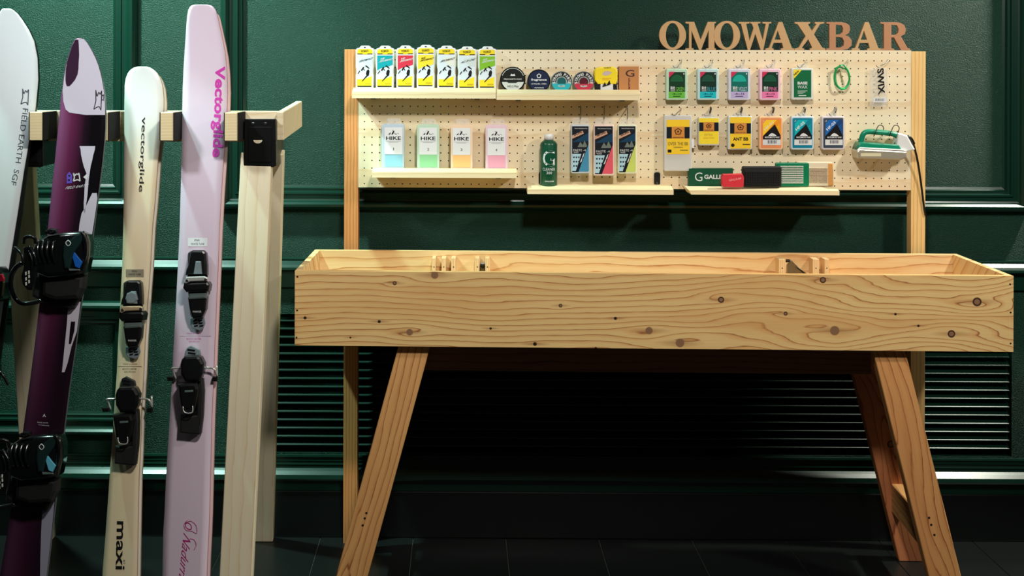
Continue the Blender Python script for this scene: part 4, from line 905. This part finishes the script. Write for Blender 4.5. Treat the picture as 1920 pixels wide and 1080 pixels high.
# four pastel HIKE wax boxes
for i, (x0, x1, lx0, lx1, colr, liq, lab) in enumerate(((716, 757.5, 721, 754.5, (170, 204, 232), (150, 206, 228), 'pale blue see-through wax box with a white HIKE label, number 1'),
        (782, 823.5, 786, 819.5, (176, 222, 186), (150, 214, 160), 'pale green see-through wax box with a white HIKE label, number 2'),
        (845, 886, 848.5, 882, (255, 208, 160), (255, 196, 128), 'pale orange see-through wax box with a white HIKE label, number 3'),
        (910.3, 952, 914, 947.5, (240, 190, 212), (240, 168, 192), 'pale pink see-through wax box with a white HIKE label, number 4'))):
    yy = i*0.6; vb = SH['c']+0.0002; t = pthing('wax_box', lab, 'wax box', (x0+x1)/2, vb, 'pastel HIKE wax boxes')
    cm = mat('case_tint_%d' % i, tuple(int(c*0.6+255*0.4) for c in colr), 0.25, alpha=0.92); lm = PL('wax_tint_%d' % i, liq, 0.45); tb = mat('frosted_tab', (226, 222, 214), 0.3, alpha=0.32)
    shelfbox(t, rr(x0, 232.5+yy, x1, 322+yy, 3.0), NF, 0.030, cm, vb, 'case', 0.003)
    k = t.mb(); k.slab([(x0+8, 232.6+yy), (x0+9.5, 224+yy), (x0+11.5, 221.8+yy), (x1-9, 221.8+yy), (x1-6.5, 224+yy), (x1-4.5, 232.6+yy)], 0.030, 0.003, tb, 0.0005); t.part('hang_tab', k)
    k = t.mb(); k.slab(rr(lx0+1, 289+yy, lx1, 312.5+yy, 1.5), NF+0.0006, 0.0009, lm); t.part('wax', k)
    k = t.mb(); k.slab([(lx0, 239+yy), (lx1, 239+yy), (lx1, 289.3+yy), (lx0, 289.3+yy)], NF+0.0016, 0.0008, PL('label_white', (232, 236, 240), 0.6)); lb_ = t.part('label', k)
    o = NF+0.0020; cx = (lx0+lx1)/2
    k = t.mb(); k.text('HIKE', (cx-13.8, 262.3+yy), (cx+13.8, 262.3+yy), 6.6, o, BLKP, bold=.02); k.text(str(i+1), (cx-(.5 if i == 0 else 1.6), 281.8+yy), (cx+(.8 if i == 0 else 1.7), 281.8+yy), 4.8, o, BLKP)
    k.rect(cx-14, 264.8+yy, cx+14, 265.4+yy, o, PL('grey_line', (160, 164, 168))); k.rect(cx-9, 266.6+yy, cx+9, 267.2+yy, o, PL('grey_line', (160, 164, 168))); t.part('lettering', k, lb_)
    k = t.mb()
    for L in ([(-10, 252), (-5, 248), (-6, 252)], [(-4, 252), (0, 244.5), (2, 246), (-1, 252)], [(1, 248), (5, 252), (7, 249), (6, 252.5), (3, 252)], [(-3, 245), (-1, 243.5), (-1.5, 245.5)], [(8, 249), (10.5, 251.5), (8.5, 251)]):
        k.poly([(cx+a, b+yy) for a, b in L], o, BLKP)
    t.part('mountain_print', k, lb_)

# green bottle
vb = PS.hit(1028, 351.5, 0.03)[1]; vb = SH['d']+0.0002
GRN = PL('bottle_green', (6, 76, 52), 0.3); t = pthing('bottle', 'dark green cleaner bottle with white cap and large white letter G', 'bottle', 1028.5, vb)
ub = PS.hit(1028.5, 300, 0.028)[0]; rb = (PS.hit(1044.7, 300, 0.04)[0]-PS.hit(1012.5, 300, 0.04)[0])/2; zt = PS.hit(1028, 262.5, .03)[1]; zc_ = PS.hit(1028, 251, .03)[1]; yb_ = -(0.0105+rb)
k = t.mb(); k.lathe(ub, yb_, [(rb-.002, vb), (rb, vb+.003), (rb, zt-.014), (rb-.0015, zt-.009), (rb-.006, zt-.004), (rb-.012, zt), (.009, zt+.001), (.009, zt+.004)], GRN, 32); body = t.part('bottle_body', k)
rc = (PS.hit(1037.5, 255, .03)[0]-PS.hit(1020, 255, .03)[0])/2
k = t.mb(); k.lathe(ub, yb_, [(rc, zt+.0012), (rc, zc_-.001), (rc-.001, zc_)], WHITEP, 24); t.part('cap', k)
def on_cyl(k, s_, a0, z0, a1, h, m, bold=0.0):      # lettering wrapped round the bottle; a = offset in metres along the surface
    vs, fs = text_mesh(s_, bold); out = []
    for x, z in vs:
        a = (a0+(a1-a0)*x)/rb; out.append((ub+(rb+.0004)*math.sin(a), yb_-(rb+.0004)*math.cos(a), z0+h*z))
    k.add(out, fs, m)
px_ = 1/590; k = t.mb(); zz = lambda y: PS.hit(1028, y, .04)[1]
on_cyl(k, 'G', -12.5*px_, zz(311), 11.5*px_, zz(281)-zz(311), WPT); on_cyl(k, 'CLEANER', -12.5*px_, zz(319), 12*px_, 5.4*px_, WPT); on_cyl(k, '300', -5*px_, zz(325.5), 5.5*px_, 5*px_, WPT); on_cyl(k, 'GALLIUM', -8*px_, zz(340), 9*px_, 2.4*px_, WPT, .03)
t.part('lettering', k, body)
# black brackets standing above the lower middle shelf
for x0, x1, y0, lab in ((1226.5, 1238, 323, 'black rounded metal bracket above the right end of the lowest shelf'), (1010, 1016, 323, 'black metal bracket mostly hidden behind the green bottle')):
    t = pthing('shelf_bracket', lab, 'bracket', (x0+x1)/2, SH['d']+.0092)
    k = t.mb(); q = [PS.hit(x, y, 0.003) for x, y in rr(x0, y0, x1, 347, 4)]; k.prism([(a, max(b, SH['d']+.0092)) for a, b in q], -0.003, -0.0004, BLACKM, 0.0006); t.part('plate', k)
    k = t.mb(); k.slab(circ((x0+x1)/2, 343, 1.6, 10), 0.0036, 0.001, METAL); t.part('screw', k)

# ------------------------------------------------------------------ things hanging on peg hooks
HOOKM = mat('hook_steel', (120, 122, 122), 0.35, 1.0)
def hook(xh, yh, xe, ye, tip=False, straight=False, proj=0.034):
    t = Thing('peg_hook', 'thin steel peg hook holding %s' % hook.lab, 'hook', PS, PS.hit(xh, yh)[0], PS.hit(xh, yh)[1], 'steel peg hooks')
    k = t.mb()
    if straight: pts = [(xh, yh, -0.004), (xh, yh, 0.002), (xh, yh+5, 0.005), (xe, ye-6, 0.03), (xe, ye-2, 0.045), (xe, ye-8, 0.060)]
    else: pts = [(xh, yh, -0.004), (xh, yh, 0.003), (xh-1, yh+4, 0.010), (xe+3, ye-4, 0.024), (xe, ye, 0.030), (xe-5, ye, proj), (xe-7, ye-3, proj+0.004)]
    k.ptube(pts, 0.0011 if not straight else 0.0016, HOOKM, 6); t.part('wire', k)
    if tip: k = t.mb(); k.ptube([(xh, yh+1, 0.0012), (xh-0.5, yh+5, 0.006), (xh-2, yh+10, 0.012)], 0.0030, BLACKM, 8, 2); t.part('black_sleeve', k)
    return t
FR = mat('frosted_case', (226, 232, 228), 0.3, alpha=0.85); TABM = mat('frosted_tab', (226, 222, 214), 0.3, alpha=0.32)
def hung(name, label, x0, y0, x1, y1, case, n=0.030, depth=0.024, tab=(0.25, 0.75, 8), group=None, r=3.0, cat='wax pack'):
    t = Thing(name, label, cat, PS, PS.hit((x0+x1)/2, y1, n)[0], PS.hit((x0+x1)/2, y1, n)[1], group)
    k = t.mb(); k.slab(rr(x0, y0, x1, y1, r), n, depth, case, 0.003); t.part('case', k)
    if tab:
        a, b, h = tab; w_ = x1-x0; nt_ = n-depth/2
        k = t.mb(); k.slab([(x0+w_*a-2, y0+.3), (x0+w_*a+1, y0-h+1), (x0+w_*a+3, y0-h), (x0+w_*b-3, y0-h), (x0+w_*b-1, y0-h+1), (x0+w_*b+2, y0+.3)], nt_, 0.002, TABM, 0.0004); t.part('hang_tab', k)
    return t
# row 1: coloured glide waxes
G1 = 'glide wax packs in the upper hanging row'
for x0, x1, y1, cs, hi, band, word, dark, lab, tc_ in ((1249, 1289.5, 187.5, (196, 232, 206), (206, 46, 90), (104, 188, 66), 'GREEN', (8, 56, 30), 'wax pack with dark green label and bright green band, first of its row', (120, 200, 80)),
        (1307.6, 1348, 187.5, (200, 232, 236), (206, 46, 90), (20, 190, 204), 'BLUE', (8, 46, 34), 'wax pack with dark green label and turquoise band, second of its row', (60, 160, 180)),
        (1365.5, 1407.5, 187.8, (220, 222, 238), (206, 60, 100), (190, 174, 222), 'VIOLET', (10, 110, 100), 'wax pack with teal label and pale violet band', (200, 210, 230)),
        (1424, 1464, 188, (246, 206, 226), (200, 40, 80), (240, 124, 178), 'PINK', (8, 50, 34), 'wax pack with dark green label and pink band', (220, 110, 170))):
    hook.lab = 'the %s wax pack' % word; t = hung('wax_pack', lab, x0, 129, x1, y1, mat('case_'+word.lower(), cs, 0.3, alpha=0.93), group=G1)
    o = 0.0306; w_ = x1-x0; P = lambda a, b: (x0+w_*a, 129+b)
    k = t.mb(); k.rect(*P(.13, 6), *P(.88, 43), o, PL('pack_dark_'+word.lower(), dark)); k.rect(*P(.12, 43), *P(.87, 55), o, PL('pack_band_'+word.lower(), band))
    gl = PL('pack_glow_'+word.lower(), tuple(min(255, int(c*1.5+8)) for c in dark)); k.poly([P(.5+.3*math.cos(q*math.pi/12), 24-13*math.sin(q*math.pi/12)) for q in range(13)]+[P(.14, 31), P(.86, 31)][:0], o+.0003, gl)
    k.poly([P(.13, 5.5), P(.42, 5.5), P(.13, 17)], o+.0006, PL('pack_flash', hi)); lb_ = t.part('label', k)
    k = t.mb(); k.text(word, P(.46, 41.5), P(.84, 41.5), 7.5, o+.0006, PL('pack_word_'+word.lower(), tc_)); k.text('滑走', P(.19, 39.5), P(.42, 39.5), 6.5, o+.0006, WPT, bold=.02); k.rect(*P(.2, 40.8), *P(.42, 41.8), o+.0006, WPT)
    k.text('-4~-12', P(.28, 48.5), P(.72, 48.5), 3.2, o+.0006, PL('pack_num_'+word.lower(), tuple(c//3 for c in band)), bold=.03); k.rect(*P(.32, 50.8), *P(.66, 52.2), o+.0006, PL('pack_num_'+word.lower(), tuple(c//3 for c in band))); k.rect(*P(.80, 8), *P(.84, 11), o+.0006, WPT); t.part('lettering', k, lb_)
    hook((x0+x1)/2+9, 112.5, (x0+x1)/2, 126.5)
lab = 'white cased wax pack with green BASE WAX label and yellow corner'; hook.lab = 'the BASE WAX pack'
t = hung('wax_pack', lab, 1484, 127.5, 1524.6, 187.3, FR, group=G1); o = 0.0306
k = t.mb(); k.rect(1488.5, 131.5, 1521, 182.5, o, PL('base_wax_green', (10, 104, 62))); k.poly([(1488, 130.5), (1504, 130.5), (1488, 148)], o+.0004, PL('yellow_flash', (250, 222, 60))); lb_ = t.part('label', k)
k = t.mb(); k.text('BASE', (1495.5, 158.5), (1514, 158.5), 5.5, o+.0004, WPT, bold=.04); k.text('WAX', (1495.5, 166), (1514, 166), 5.8, o+.0004, WPT); k.rect(1495.5, 170, 1514, 170.8, o+.0004, WPT); k.rect(1495.5, 172.5, 1510, 173.2, o+.0004, WPT); k.rect(1495.5, 174.8, 1506, 175.5, o+.0004, WPT); k.rect(1497.5, 178.4, 1511.5, 180, o+.0004, WPT); k.text('NEW', (1490, 142), (1499, 134), 3.4, o+.0008, BLKP, bold=.03); t.part('lettering', k, lb_)
hook(1513, 112.5, 1502, 126)
# green rubber band
RUB = PL('green_rubber', (20, 160, 84), .45)
t = Thing('rubber_band', 'looped bright green rubber band hanging on a hook', 'rubber band', PS, PS.hit(1578, 168)[0], PS.hit(1578, 168)[1])
k = t.mb()
for L, rad in (([(1578, 122), (1569, 128), (1564.5, 142), (1566, 156), (1572, 164), (1580, 167.5), (1588, 163), (1592.5, 150), (1591, 136), (1584, 124), (1578, 122)], 0.0030),
               ([(1580, 123), (1573, 125), (1567.5, 133), (1566, 146), (1569, 158), (1576, 165), (1585, 164), (1591, 154), (1593, 143), (1589, 130), (1583, 123.5), (1580, 123)], 0.0024),
               ([(1564, 129), (1572, 126), (1582, 128), (1588, 131)], 0.0022)):
    k.ptube([(x, y, 0.022+0.004*math.sin(i*1.7)) for i, (x, y) in enumerate(L)], rad, RUB, 8)
t.part('band', k)
k = t.mb(); k.ptube([(1575, 131, .019), (1576, 138, .019), (1579, 146, .018), (1577, 154, .017)], 0.0013, PL('olive_tie', (150, 150, 96)), 6); t.part('tie', k)
hook.lab = 'the green rubber band'; hook(1590, 112.5, 1581, 124)
# clear scraper
CLR = mat('clear_acrylic', (236, 236, 232), 0.08, alpha=0.22)
t = Thing('scraper', 'clear plastic scraper with upright black SWIX lettering and white barcode label', 'scraper', PS, PS.hit(1650, 200)[0], PS.hit(1650, 200, .018)[1])
k = t.mb(); k.slab(rr(1631, 127, 1663.5, 200, 2), 0.018, 0.004, CLR, 0.0008); t.part('blade', k)
k = t.mb(); k.text('SWIX', (1644.5, 130), (1647, 178.5), 12.5, 0.0184, BLKP, skew=-.06, bold=.035); t.part('lettering', k)
k = t.mb(); k.rect(1637.5, 183, 1663.5, 192, 0.0184, WPT)
for i in range(9): k.rect(1641.5+i*1.9, 184.8, 1641.5+i*1.9+(0.7 if i % 3 else 1.2), 189.5, 0.0187, PL('barcode_grey', (90, 92, 100)))
t.part('barcode_label', k)
hook.lab = 'the clear scraper'; hook(1665, 112, 1650, 125.5)
# row 2
G2 = 'wax packs in the lower hanging row'
ORNG = PL('kraft_orange', (214, 144, 66)); NAVYB = PL('navy_black', (18, 24, 34)); AMB = PL('amber_yellow', (250, 208, 50)); AMB2 = PL('lemon_yellow', (250, 222, 56))
def bb(lab, x0, y0, x1, y1, lx0, ly0, lx1, ly1, b0, b1, c0, c1, ym, title, tcol, hx, sleeve, case=FR):
    hook.lab = 'the pack lettered ' + title[0][0]
    t = hung('wax_case' if y1 > 300 else 'wax_pack', lab, x0, y0, x1, y1, case, group=G2, tab=None if y1 > 300 else (0.2, 0.75, 6)); o = 0.0306
    k = t.mb(); k.rect(lx0, ly0, lx1, ly1, o, ym); k.rect(lx0, b0, lx1, b1, o+.0003, NAVYB); k.rect(c0, b0-.5, c1, b1+.5, o+.0006, ORNG); lb_ = t.part('label', k)
    k = t.mb(); cx, cy = (c0+c1)/2, b0+(b1-b0)*.4
    R1 = (b1-b0)*.32; pe = [(cx+R1*1.1*math.cos(math.radians(-90+72*q)), cy+R1*math.sin(math.radians(-90+72*q))) for q in range(5)]; pi_ = [(cx+(a-cx)*.7, cy+(b-cy)*.7) for a, b in pe]
    for q in range(5): k.poly([pe[q], pe[(q+1) % 5], pi_[(q+1) % 5], pi_[q]], o+.0009, PL('dark_brown_print', (84, 40, 24)))
    k.poly([(cx-2.5, cy+1.5), (cx-1, cy-2), (cx+1, cy-2), (cx+2.5, cy+1.5)], o+.0009, PL('dark_brown_print', (84, 40, 24))); t.part('emblem', k, lb_)
    k = t.mb()
    for s_, a, b, yy, h in title: k.text(s_, (a, yy), (b, yy), h, o+.0006, tcol, bold=.01 if h < 6 else .03 if tcol is BLKP else 0)
    k.text('matsumoto wax', (c0+1.5, b1-1.2), (c1-1.5, b1-1.2), 1.8, o+.0009, PL('dark_brown_print', (84, 40, 24)), bold=.03)
    t.part('lettering', k, lb_); return t, lb_
GREYT = PL('grey_olive_print', (92, 92, 60)); GOLDT = PL('gold_print', (206, 178, 60))
t, lb_ = bb('large clear hinged case with yellow OVER THE BB label, taller than its neighbours', 1245, 216, 1297.5, 321, 1250, 224.7, 1293, 289.3, 238, 259.6, 1259.5, 1283.5, AMB, [('OVER THE BB', 1252.5, 1290, 272.5, 6.2), ('GREEN', 1263, 1280, 277.6, 2.6)], GREYT, 1270, False, mat('frosted_case_clear', (232, 232, 230), 0.25, alpha=0.7))
k = t.mb(); k.slab(rr(1297.2, 261, 1301.8, 278, 2), 0.026, 0.012, WHITEP, 0.001); t.part('clasp', k)
k = t.mb(); k.rect(1252, 280.5, 1259, 286, .0309, NAVYB); k.rect(1275, 281, 1290, 282.4, .0309, GREYT); t.part('print_mark', k, lb_)
hook(1277, 203, 1267, 215.5)
t, lb_ = bb('small wax pack with plain lemon yellow label and faint lettering', 1309.4, 220, 1348.5, 272.8, 1311, 221.5, 1347.5, 270, 229.5, 246, 1319, 1339, AMB2, [('EXTRA', 1321, 1336.5, 255, 4.2), ('BASE WAX', 1319, 1340, 260, 2.6)], GOLDT, 1330, True)
hook(1333, 201, 1327, 217, True)
t, lb_ = bb('wax pack with amber label lettered ANT BB in black', 1365, 217.5, 1410.5, 280.6, 1369, 219.5, 1408, 278.5, 231, 250.5, 1377, 1400, AMB, [('ANT BB', 1374.5, 1403, 263.8, 6.4)], BLKP, 1388, True)
k = t.mb(); k.slab(circ(1374, 272.3, 3.4, 14), .0310, .0004, NAVYB); k.rect(1392.5, 270, 1406.5, 271.8, .0309, BLKP); t.part('print_mark', k, lb_)
hook(1391, 201, 1387, 215, True)
for x0, x1, cs, fr_, c1_, c2_, word, lab, wc in ((1423.5, 1468, (255, 206, 160), (240, 146, 96), (252, 206, 50), (244, 150, 36), 'HF-01', 'orange framed wax pack with yellow stripe over a black mountain', (250, 226, 190)),
        (1483, 1526.3, (206, 222, 232), (12, 128, 160), (18, 178, 186), (10, 134, 156), 'HF-02', 'turquoise wax pack with black mountain and white barcode strip', (230, 240, 244)),
        (1540.8, 1584, (216, 208, 216), (62, 74, 92), (34, 104, 184), (24, 66, 124), 'HF-03', 'dark blue wax pack with black mountain, last of the lower hanging row', (230, 236, 244))):
    hook.lab = 'the wax pack lettered ' + word; t = hung('wax_pack', lab, x0, 218, x1, 281, mat('rim_'+word, cs, 0.3, alpha=0.93), group=G2, tab=(0.2, 0.7, 6), r=4); o = 0.0306; w_ = x1-x0; P = lambda a, b: (x0+w_*a, 218+b)
    k = t.mb(); k.poly(rr(*P(.07, 3.5), *P(.93, 59.5), 2), o, PL('inner_'+word, fr_)); k.poly([P(.16, 14), P(.30, 7), P(.90, 7), P(.90, 43), P(.16, 43)], o+.0003, PL('stripe_'+word, c2_))
    k.poly([P(.16, 14), P(.30, 7), P(.74, 7), P(.16, 37)], o+.0006, PL('light_'+word, c1_)); k.poly([P(.16, 37), P(.66, 15), P(.9, 36), P(.9, 43.5), P(.16, 43.5)], o+.0009, BLKP)
    for q in range(5): k.poly([P(.74+.035*q, 20+3.4*q), P(.86+.01*q, 14+4*q), P(.87+.01*q, 15+4*q), P(.76+.035*q, 21.4+3.4*q)], o+.0011, PL('light_'+word, c1_))
    k.poly([P(.38, 37), P(.46, 33), P(.54, 31.5), P(.64, 33), P(.74, 37)], o+.0012, WPT); k.rect(*P(.15, 43.5), *P(.91, 54), o+.0006, WPT); lb_ = t.part('label', k)
    k = t.mb(); k.text('MATSUMOTO WAX', P(.24, 41), P(.86, 41), 3.0, o+.0012, WPT, bold=.03); k.text(word, P(.26, 27.5), P(.62, 12.5), 5.2, o+.0009, PL('word_'+word, wc), bold=.02)
    for q in range(9): k.rect(*P(.36+.045*q, 45), *P(.36+.045*q+(.02 if q % 3 else .034), 51), o+.0009, PL('barcode_grey', (90, 92, 100)))
    k.text('HF', P(.17, 11), P(.24, 9), 2.4, o+.0009, PL('word_'+word, wc)); t.part('lettering', k, lb_)
    hook((x0+x1)/2+5, 201, (x0+x1)/2-1, 216, True)
# three long packs on straight hooks
for x0, x1, y1, wax, case, lab, word in ((1070.5, 1106, 325, (70, 140, 176), (206, 218, 232), 'long narrow wax pack with blue wax, left of the three long packs', 'RACING WAX'), (1113, 1151.7, 329.3, (226, 92, 108), (248, 222, 214), 'long narrow wax pack with red wax, middle of the three long packs', 'RACING WAX'),
                                   (1158.3, 1194, 325.6, (206, 220, 110), (236, 240, 214), 'long narrow wax pack with yellow green wax, right of the three long packs', 'RACING WAX')):
    hook.lab = 'the ' + lab.split(', ')[1] + ', seen end on'; t = hung('long_wax_pack', lab, x0, 234, x1, y1, mat('long_case_%d' % x0, case, 0.3, alpha=0.9), n=0.05, depth=0.022, group='long wax packs hanging in the middle', tab=(0.08, 0.92, 13)); o = 0.0506; w_ = x1-x0; H_ = y1-234; P = lambda a, b: (x0+w_*a, 234+H_*b)
    k = t.mb(); k.poly([P(.42, .93), P(.93, .36), P(.95, .94), P(.9, .965), P(.4, .965)], o-.0002, PL('long_wax_%d' % x0, wax))
    k.poly([P(.06, .03), P(.93, .03), P(.93, .40), P(.40, .97), P(.07, .97)], o+.0002, NAVYB)
    k.poly([P(.06, .22), P(.62, .12), P(.68, .18), P(.06, .29)], o+.0005, PL('copper_print', (206, 160, 136))); k.poly([P(.06, .36), P(.93, .16), P(.93, .34), P(.06, .36)], o+.0004, PL('deep_blue_print', (18, 62, 94)))
    k.poly([P(.35, .46), P(.5, .35), P(.62, .42), P(.72, .32), P(.86, .44), P(.8, .46)], o+.0006, PL('grey_green_print', (110, 122, 116)))
    k.poly([P(.07, .60), P(.55, .60), P(.26, .95), P(.07, .95)], o+.0005, PL('ice_blue_print', (176, 210, 226))); lb_ = t.part('label', k)
    k = t.mb(); k.text('PROFESSIONAL', P(.2, .085), P(.88, .085), 1.7, o+.0006, WPT); k.text('RACING', P(.18, .235), P(.6, .16), 4.2, o+.0008, BLKP, bold=.03); k.text('PASTE -4', P(.12, .545), P(.78, .545), 4.0, o+.0006, WPT); k.text('WAX', P(.14, .583), P(.40, .583), 3.0, o+.0006, WPT)
    random.seed(x0 if isinstance(x0, int) else int(x0))
    for q in range(9):
        a = .11+.13*(q % 3); b = .66+.09*(q//3)
        if a < .50-(b-.6)*.7: k.poly([P(a, b), P(a+.08, b-.012), P(a+.09, b+.02), P(a+.03, b+.03)], o+.0008, NAVYB)
    for q in range(2): k.poly([P(.66-.10*q, .60+.10*q), P(.72-.10*q, .57+.10*q), P(.66-.10*q, .66+.10*q), P(.58-.10*q, .68+.10*q)], o+.0006, WPT)
    t.part('lettering', k, lb_)
    hook((x0+x1)/2+.5, 199, (x0+x1)/2+.5, 224, straight=True)
# travel iron on two hooks
IG = PL('iron_green', (14, 136, 104), .3); IW = PL('iron_white', (228, 230, 230), .3); SOLE = mat('iron_sole', (196, 190, 172), 0.3, 0.5)
t = Thing('waxing_iron', 'green and white waxing iron hung by its handle at the right of the pegboard', 'iron', PS, PS.hit(1660, 300, .05)[0], PS.hit(1660, 300, .05)[1])
k = t.mb(); k.slab([(1607, 285), (1611, 279), (1619, 279.5), (1701, 284), (1700, 295), (1691, 300), (1610, 297)], 0.075, 0.065, SOLE, 0.004); t.part('sole_plate', k)
k = t.mb(); k.slab([(1607, 281.5), (1612, 276), (1640, 277.5), (1690, 280), (1702, 283.5), (1619, 279.8), (1608, 284)], 0.074, 0.062, IW, 0.002); k.slab([(1684, 250.5), (1690, 250), (1702, 254.5), (1709, 268), (1716, 280), (1714, 282), (1702, 284), (1680, 281)], 0.066, 0.046, IW, 0.006); t.part('rear_housing', k)
k = t.mb(); k.ptube([(1612, 274, .045), (1615, 262, .048), (1619, 251, .05), (1627, 247, .05), (1642, 247.5, .05), (1660, 249, .05), (1676, 251.5, .05), (1684, 257, .05), (1684, 265, .048), (1680, 272, .045)], 0.0085, IG, 12); t.part('handle', k)
k = t.mb(); k.slab([(1606.5, 281), (1609, 273), (1613, 267), (1622, 266.5), (1640, 268.5), (1672, 270.5), (1686, 272), (1690, 280), (1680, 280), (1612, 277.5)], 0.070, 0.052, IG, 0.010, 3, True); t.part('cover', k)
k = t.mb(); k.rect(1614, 287, 1652, 293, .0752, mat('sole_plate_cream', (222, 216, 180), .4)); t.part('face_plate', k)
k = t.mb(); k.ptube([(1701, 256, .045), (1708, 260, .045), (1713, 270, .04)], [0.0055]*7, BLACKM, 10); t.part('strain_relief', k)
k = t.mb(); k.ptube([(1712, 268, .042), (1716, 282, .035), (1721, 305, .025), (1727, 345, .012), (1732, 385, .008), (1735.5, 404, .006)], 0.0033, BLACKM, 8); t.part('power_cord', k)
hook.lab = 'the waxing iron'
for cx in (1650, 1679):
    t = Thing('peg_hook', '%s large bent steel hook through the iron handle' % ('left' if cx < 1660 else 'right'), 'hook', PS, PS.hit(cx, 240)[0], PS.hit(cx, 240)[1], 'steel peg hooks under the iron handle'); k = t.mb()
    k.ptube([(cx+4, 256, -.003), (cx+5, 248, .01), (cx+7, 240, .03), (cx+3, 235, .05), (cx-3, 236, .062), (cx-8, 246, .07), (cx-12, 256, .07)], 0.0015, mat('dark_hook', (52, 50, 48), .35, .8), 6); t.part('wire', k)

# ------------------------------------------------------------------ lower right ledge: sign box, block and brushes
vb = SH['e']+0.0002; zE = SH['e']+0.0002; NE = 0.046
t = pthing('sign_box', 'dark green flat box lettered GALLIUM in white', 'box', 1332, zE)
shelfbox(t, [(1291, 315.5), (1374.5, 315.5), (1374.5, 356), (1291, 356)], 0.030, 0.020, PL('sign_green', (4, 78, 52), .4), zE, 'box', 0.001)
k = t.mb(); k.text('G', (1303, 339.5), (1317, 339.5), 16, .0304, WPT, bold=-.005); k.text('GALLIUM', (1320.5, 335.5), (1368, 335.5), 8, .0304, WPT, bold=.03); t.part('lettering', k)
zL = PS.hit(1400, 350, .06)[1]+0.0008; 
def brush(name, lab, cat, cx, cn, w, d, h, rot, body, face, fn, zb=None):
    """box of width w, depth d, turned by rot; the face towards the viewer carries bristles"""
    zb = zL if zb is None else zb
    t = Thing(name, lab, cat, PS, PS.hit(cx, 340, cn)[0], zb, n0=cn); t.o.matrix_world = t.o.matrix_world @ Matrix.Rotation(rot, 4, 'Z'); t.u0 = 0; t.v0 = 0; t.n0 = 0
    k = MB(PS); k.prism(rrm(-w/2, 0, w/2, h, 0.006), -d/2, d/2, body, 0.003); t.part('body', k)
    return t
def rrm(x0, z0, x1, z1, r): return rr(x0, z0, x1, z1, r, 3)
def shelf_top(n): return PS.hit(1430, 350, .05)[1]-(n-.05)*0.18 if n > .05 else PS.hit(1430, 350, .05)[1]
zT = PS.hit(1430, 350, 0.05)[1]+0.0006
BLKB = PL('brush_black', (18, 19, 20), .5); BRB = PL('bristle_black', (26, 27, 28), .8)
t = brush('nylon_brush', 'large black ski brush with dense black bristles, left of the brushes', 'brush', 1428, .068, 0.124, 0.020, 0.066, 0.10, BLKB, None, None, zT)
def bristles(t, x0, x1, z0, z1, nx, nz, yf, m, name='bristles', length=0.008, rad=0.0011):
    k = MB(PS)
    for i in range(nx):
        for j in range(nz):
            x = x0+(x1-x0)*(i+.5)/nx; z = z0+(z1-z0)*(j+.5)/nz; q = MB(); q.box(x-rad, x+rad, yf-length, yf, z-rad, z+rad, m); k.add(q.v, q.f, m)
    o = t.part(name, k); o['kind'] = 'stuff'; return o
bristles(t, -.057, .057, .005, .052, 34, 14, -.0101, BRB, length=.006)
t = brush('bronze_brush', 'green ski brush with rows of white bristle tufts, between black and tan brushes', 'brush', 1485, .052, 0.108, 0.010, 0.077, 0.06, PL('brush_green', (6, 116, 78), .35), None, None, zT)
bristles(t, -.040, .034, .010, .068, 20, 10, -.0051, PL('bristle_white', (232, 232, 226), .6), length=.004, rad=.00135)
t = brush('horsehair_brush', 'pale tan ski brush with an orange wooden end, rightmost of the brushes', 'brush', 1527, .036, 0.114, 0.014, 0.078, 0.04, PL('brush_pale', (226, 212, 186), .5), None, None, zT)
bristles(t, -.045, .040, .012, .060, 24, 12, -.0071, PL('bristle_beige', (206, 186, 160), .7), length=.003, rad=.0012)
k = MB(PS); k.box(.0415, .0565, -.0085, .0072, .002, .074, PL('brush_orange_wood', (214, 150, 80), .5), .002); t.part('wooden_end', k)
t = pthing('red_block', 'small red rubber block in front of the green box', 'block', 1374, zT-.004)
zr = PS.hit(1374, 351, .09)[1]
t.v0 = zr; t.o.matrix_world = PS.matrix(t.u0, zr)
k = t.mb(); q = [PS.hit(x, y, .095) for x, y in [(1353.5, 332), (1356, 327), (1392, 326), (1395, 333), (1394.5, 349), (1392, 351), (1356, 351), (1354, 346)]]; k.prism([(a, max(b, zr+.0002)) for a, b in q], -.095, -.072, PL('red_rubber', (222, 52, 66), .45), .002); t.part('block', k)
k = t.mb(); k.text('GALLIUM', (1367, 340), (1390, 336), 3.6, .0954, PL('pink_print', (250, 170, 170)), bold=.02); t.part('lettering', k)
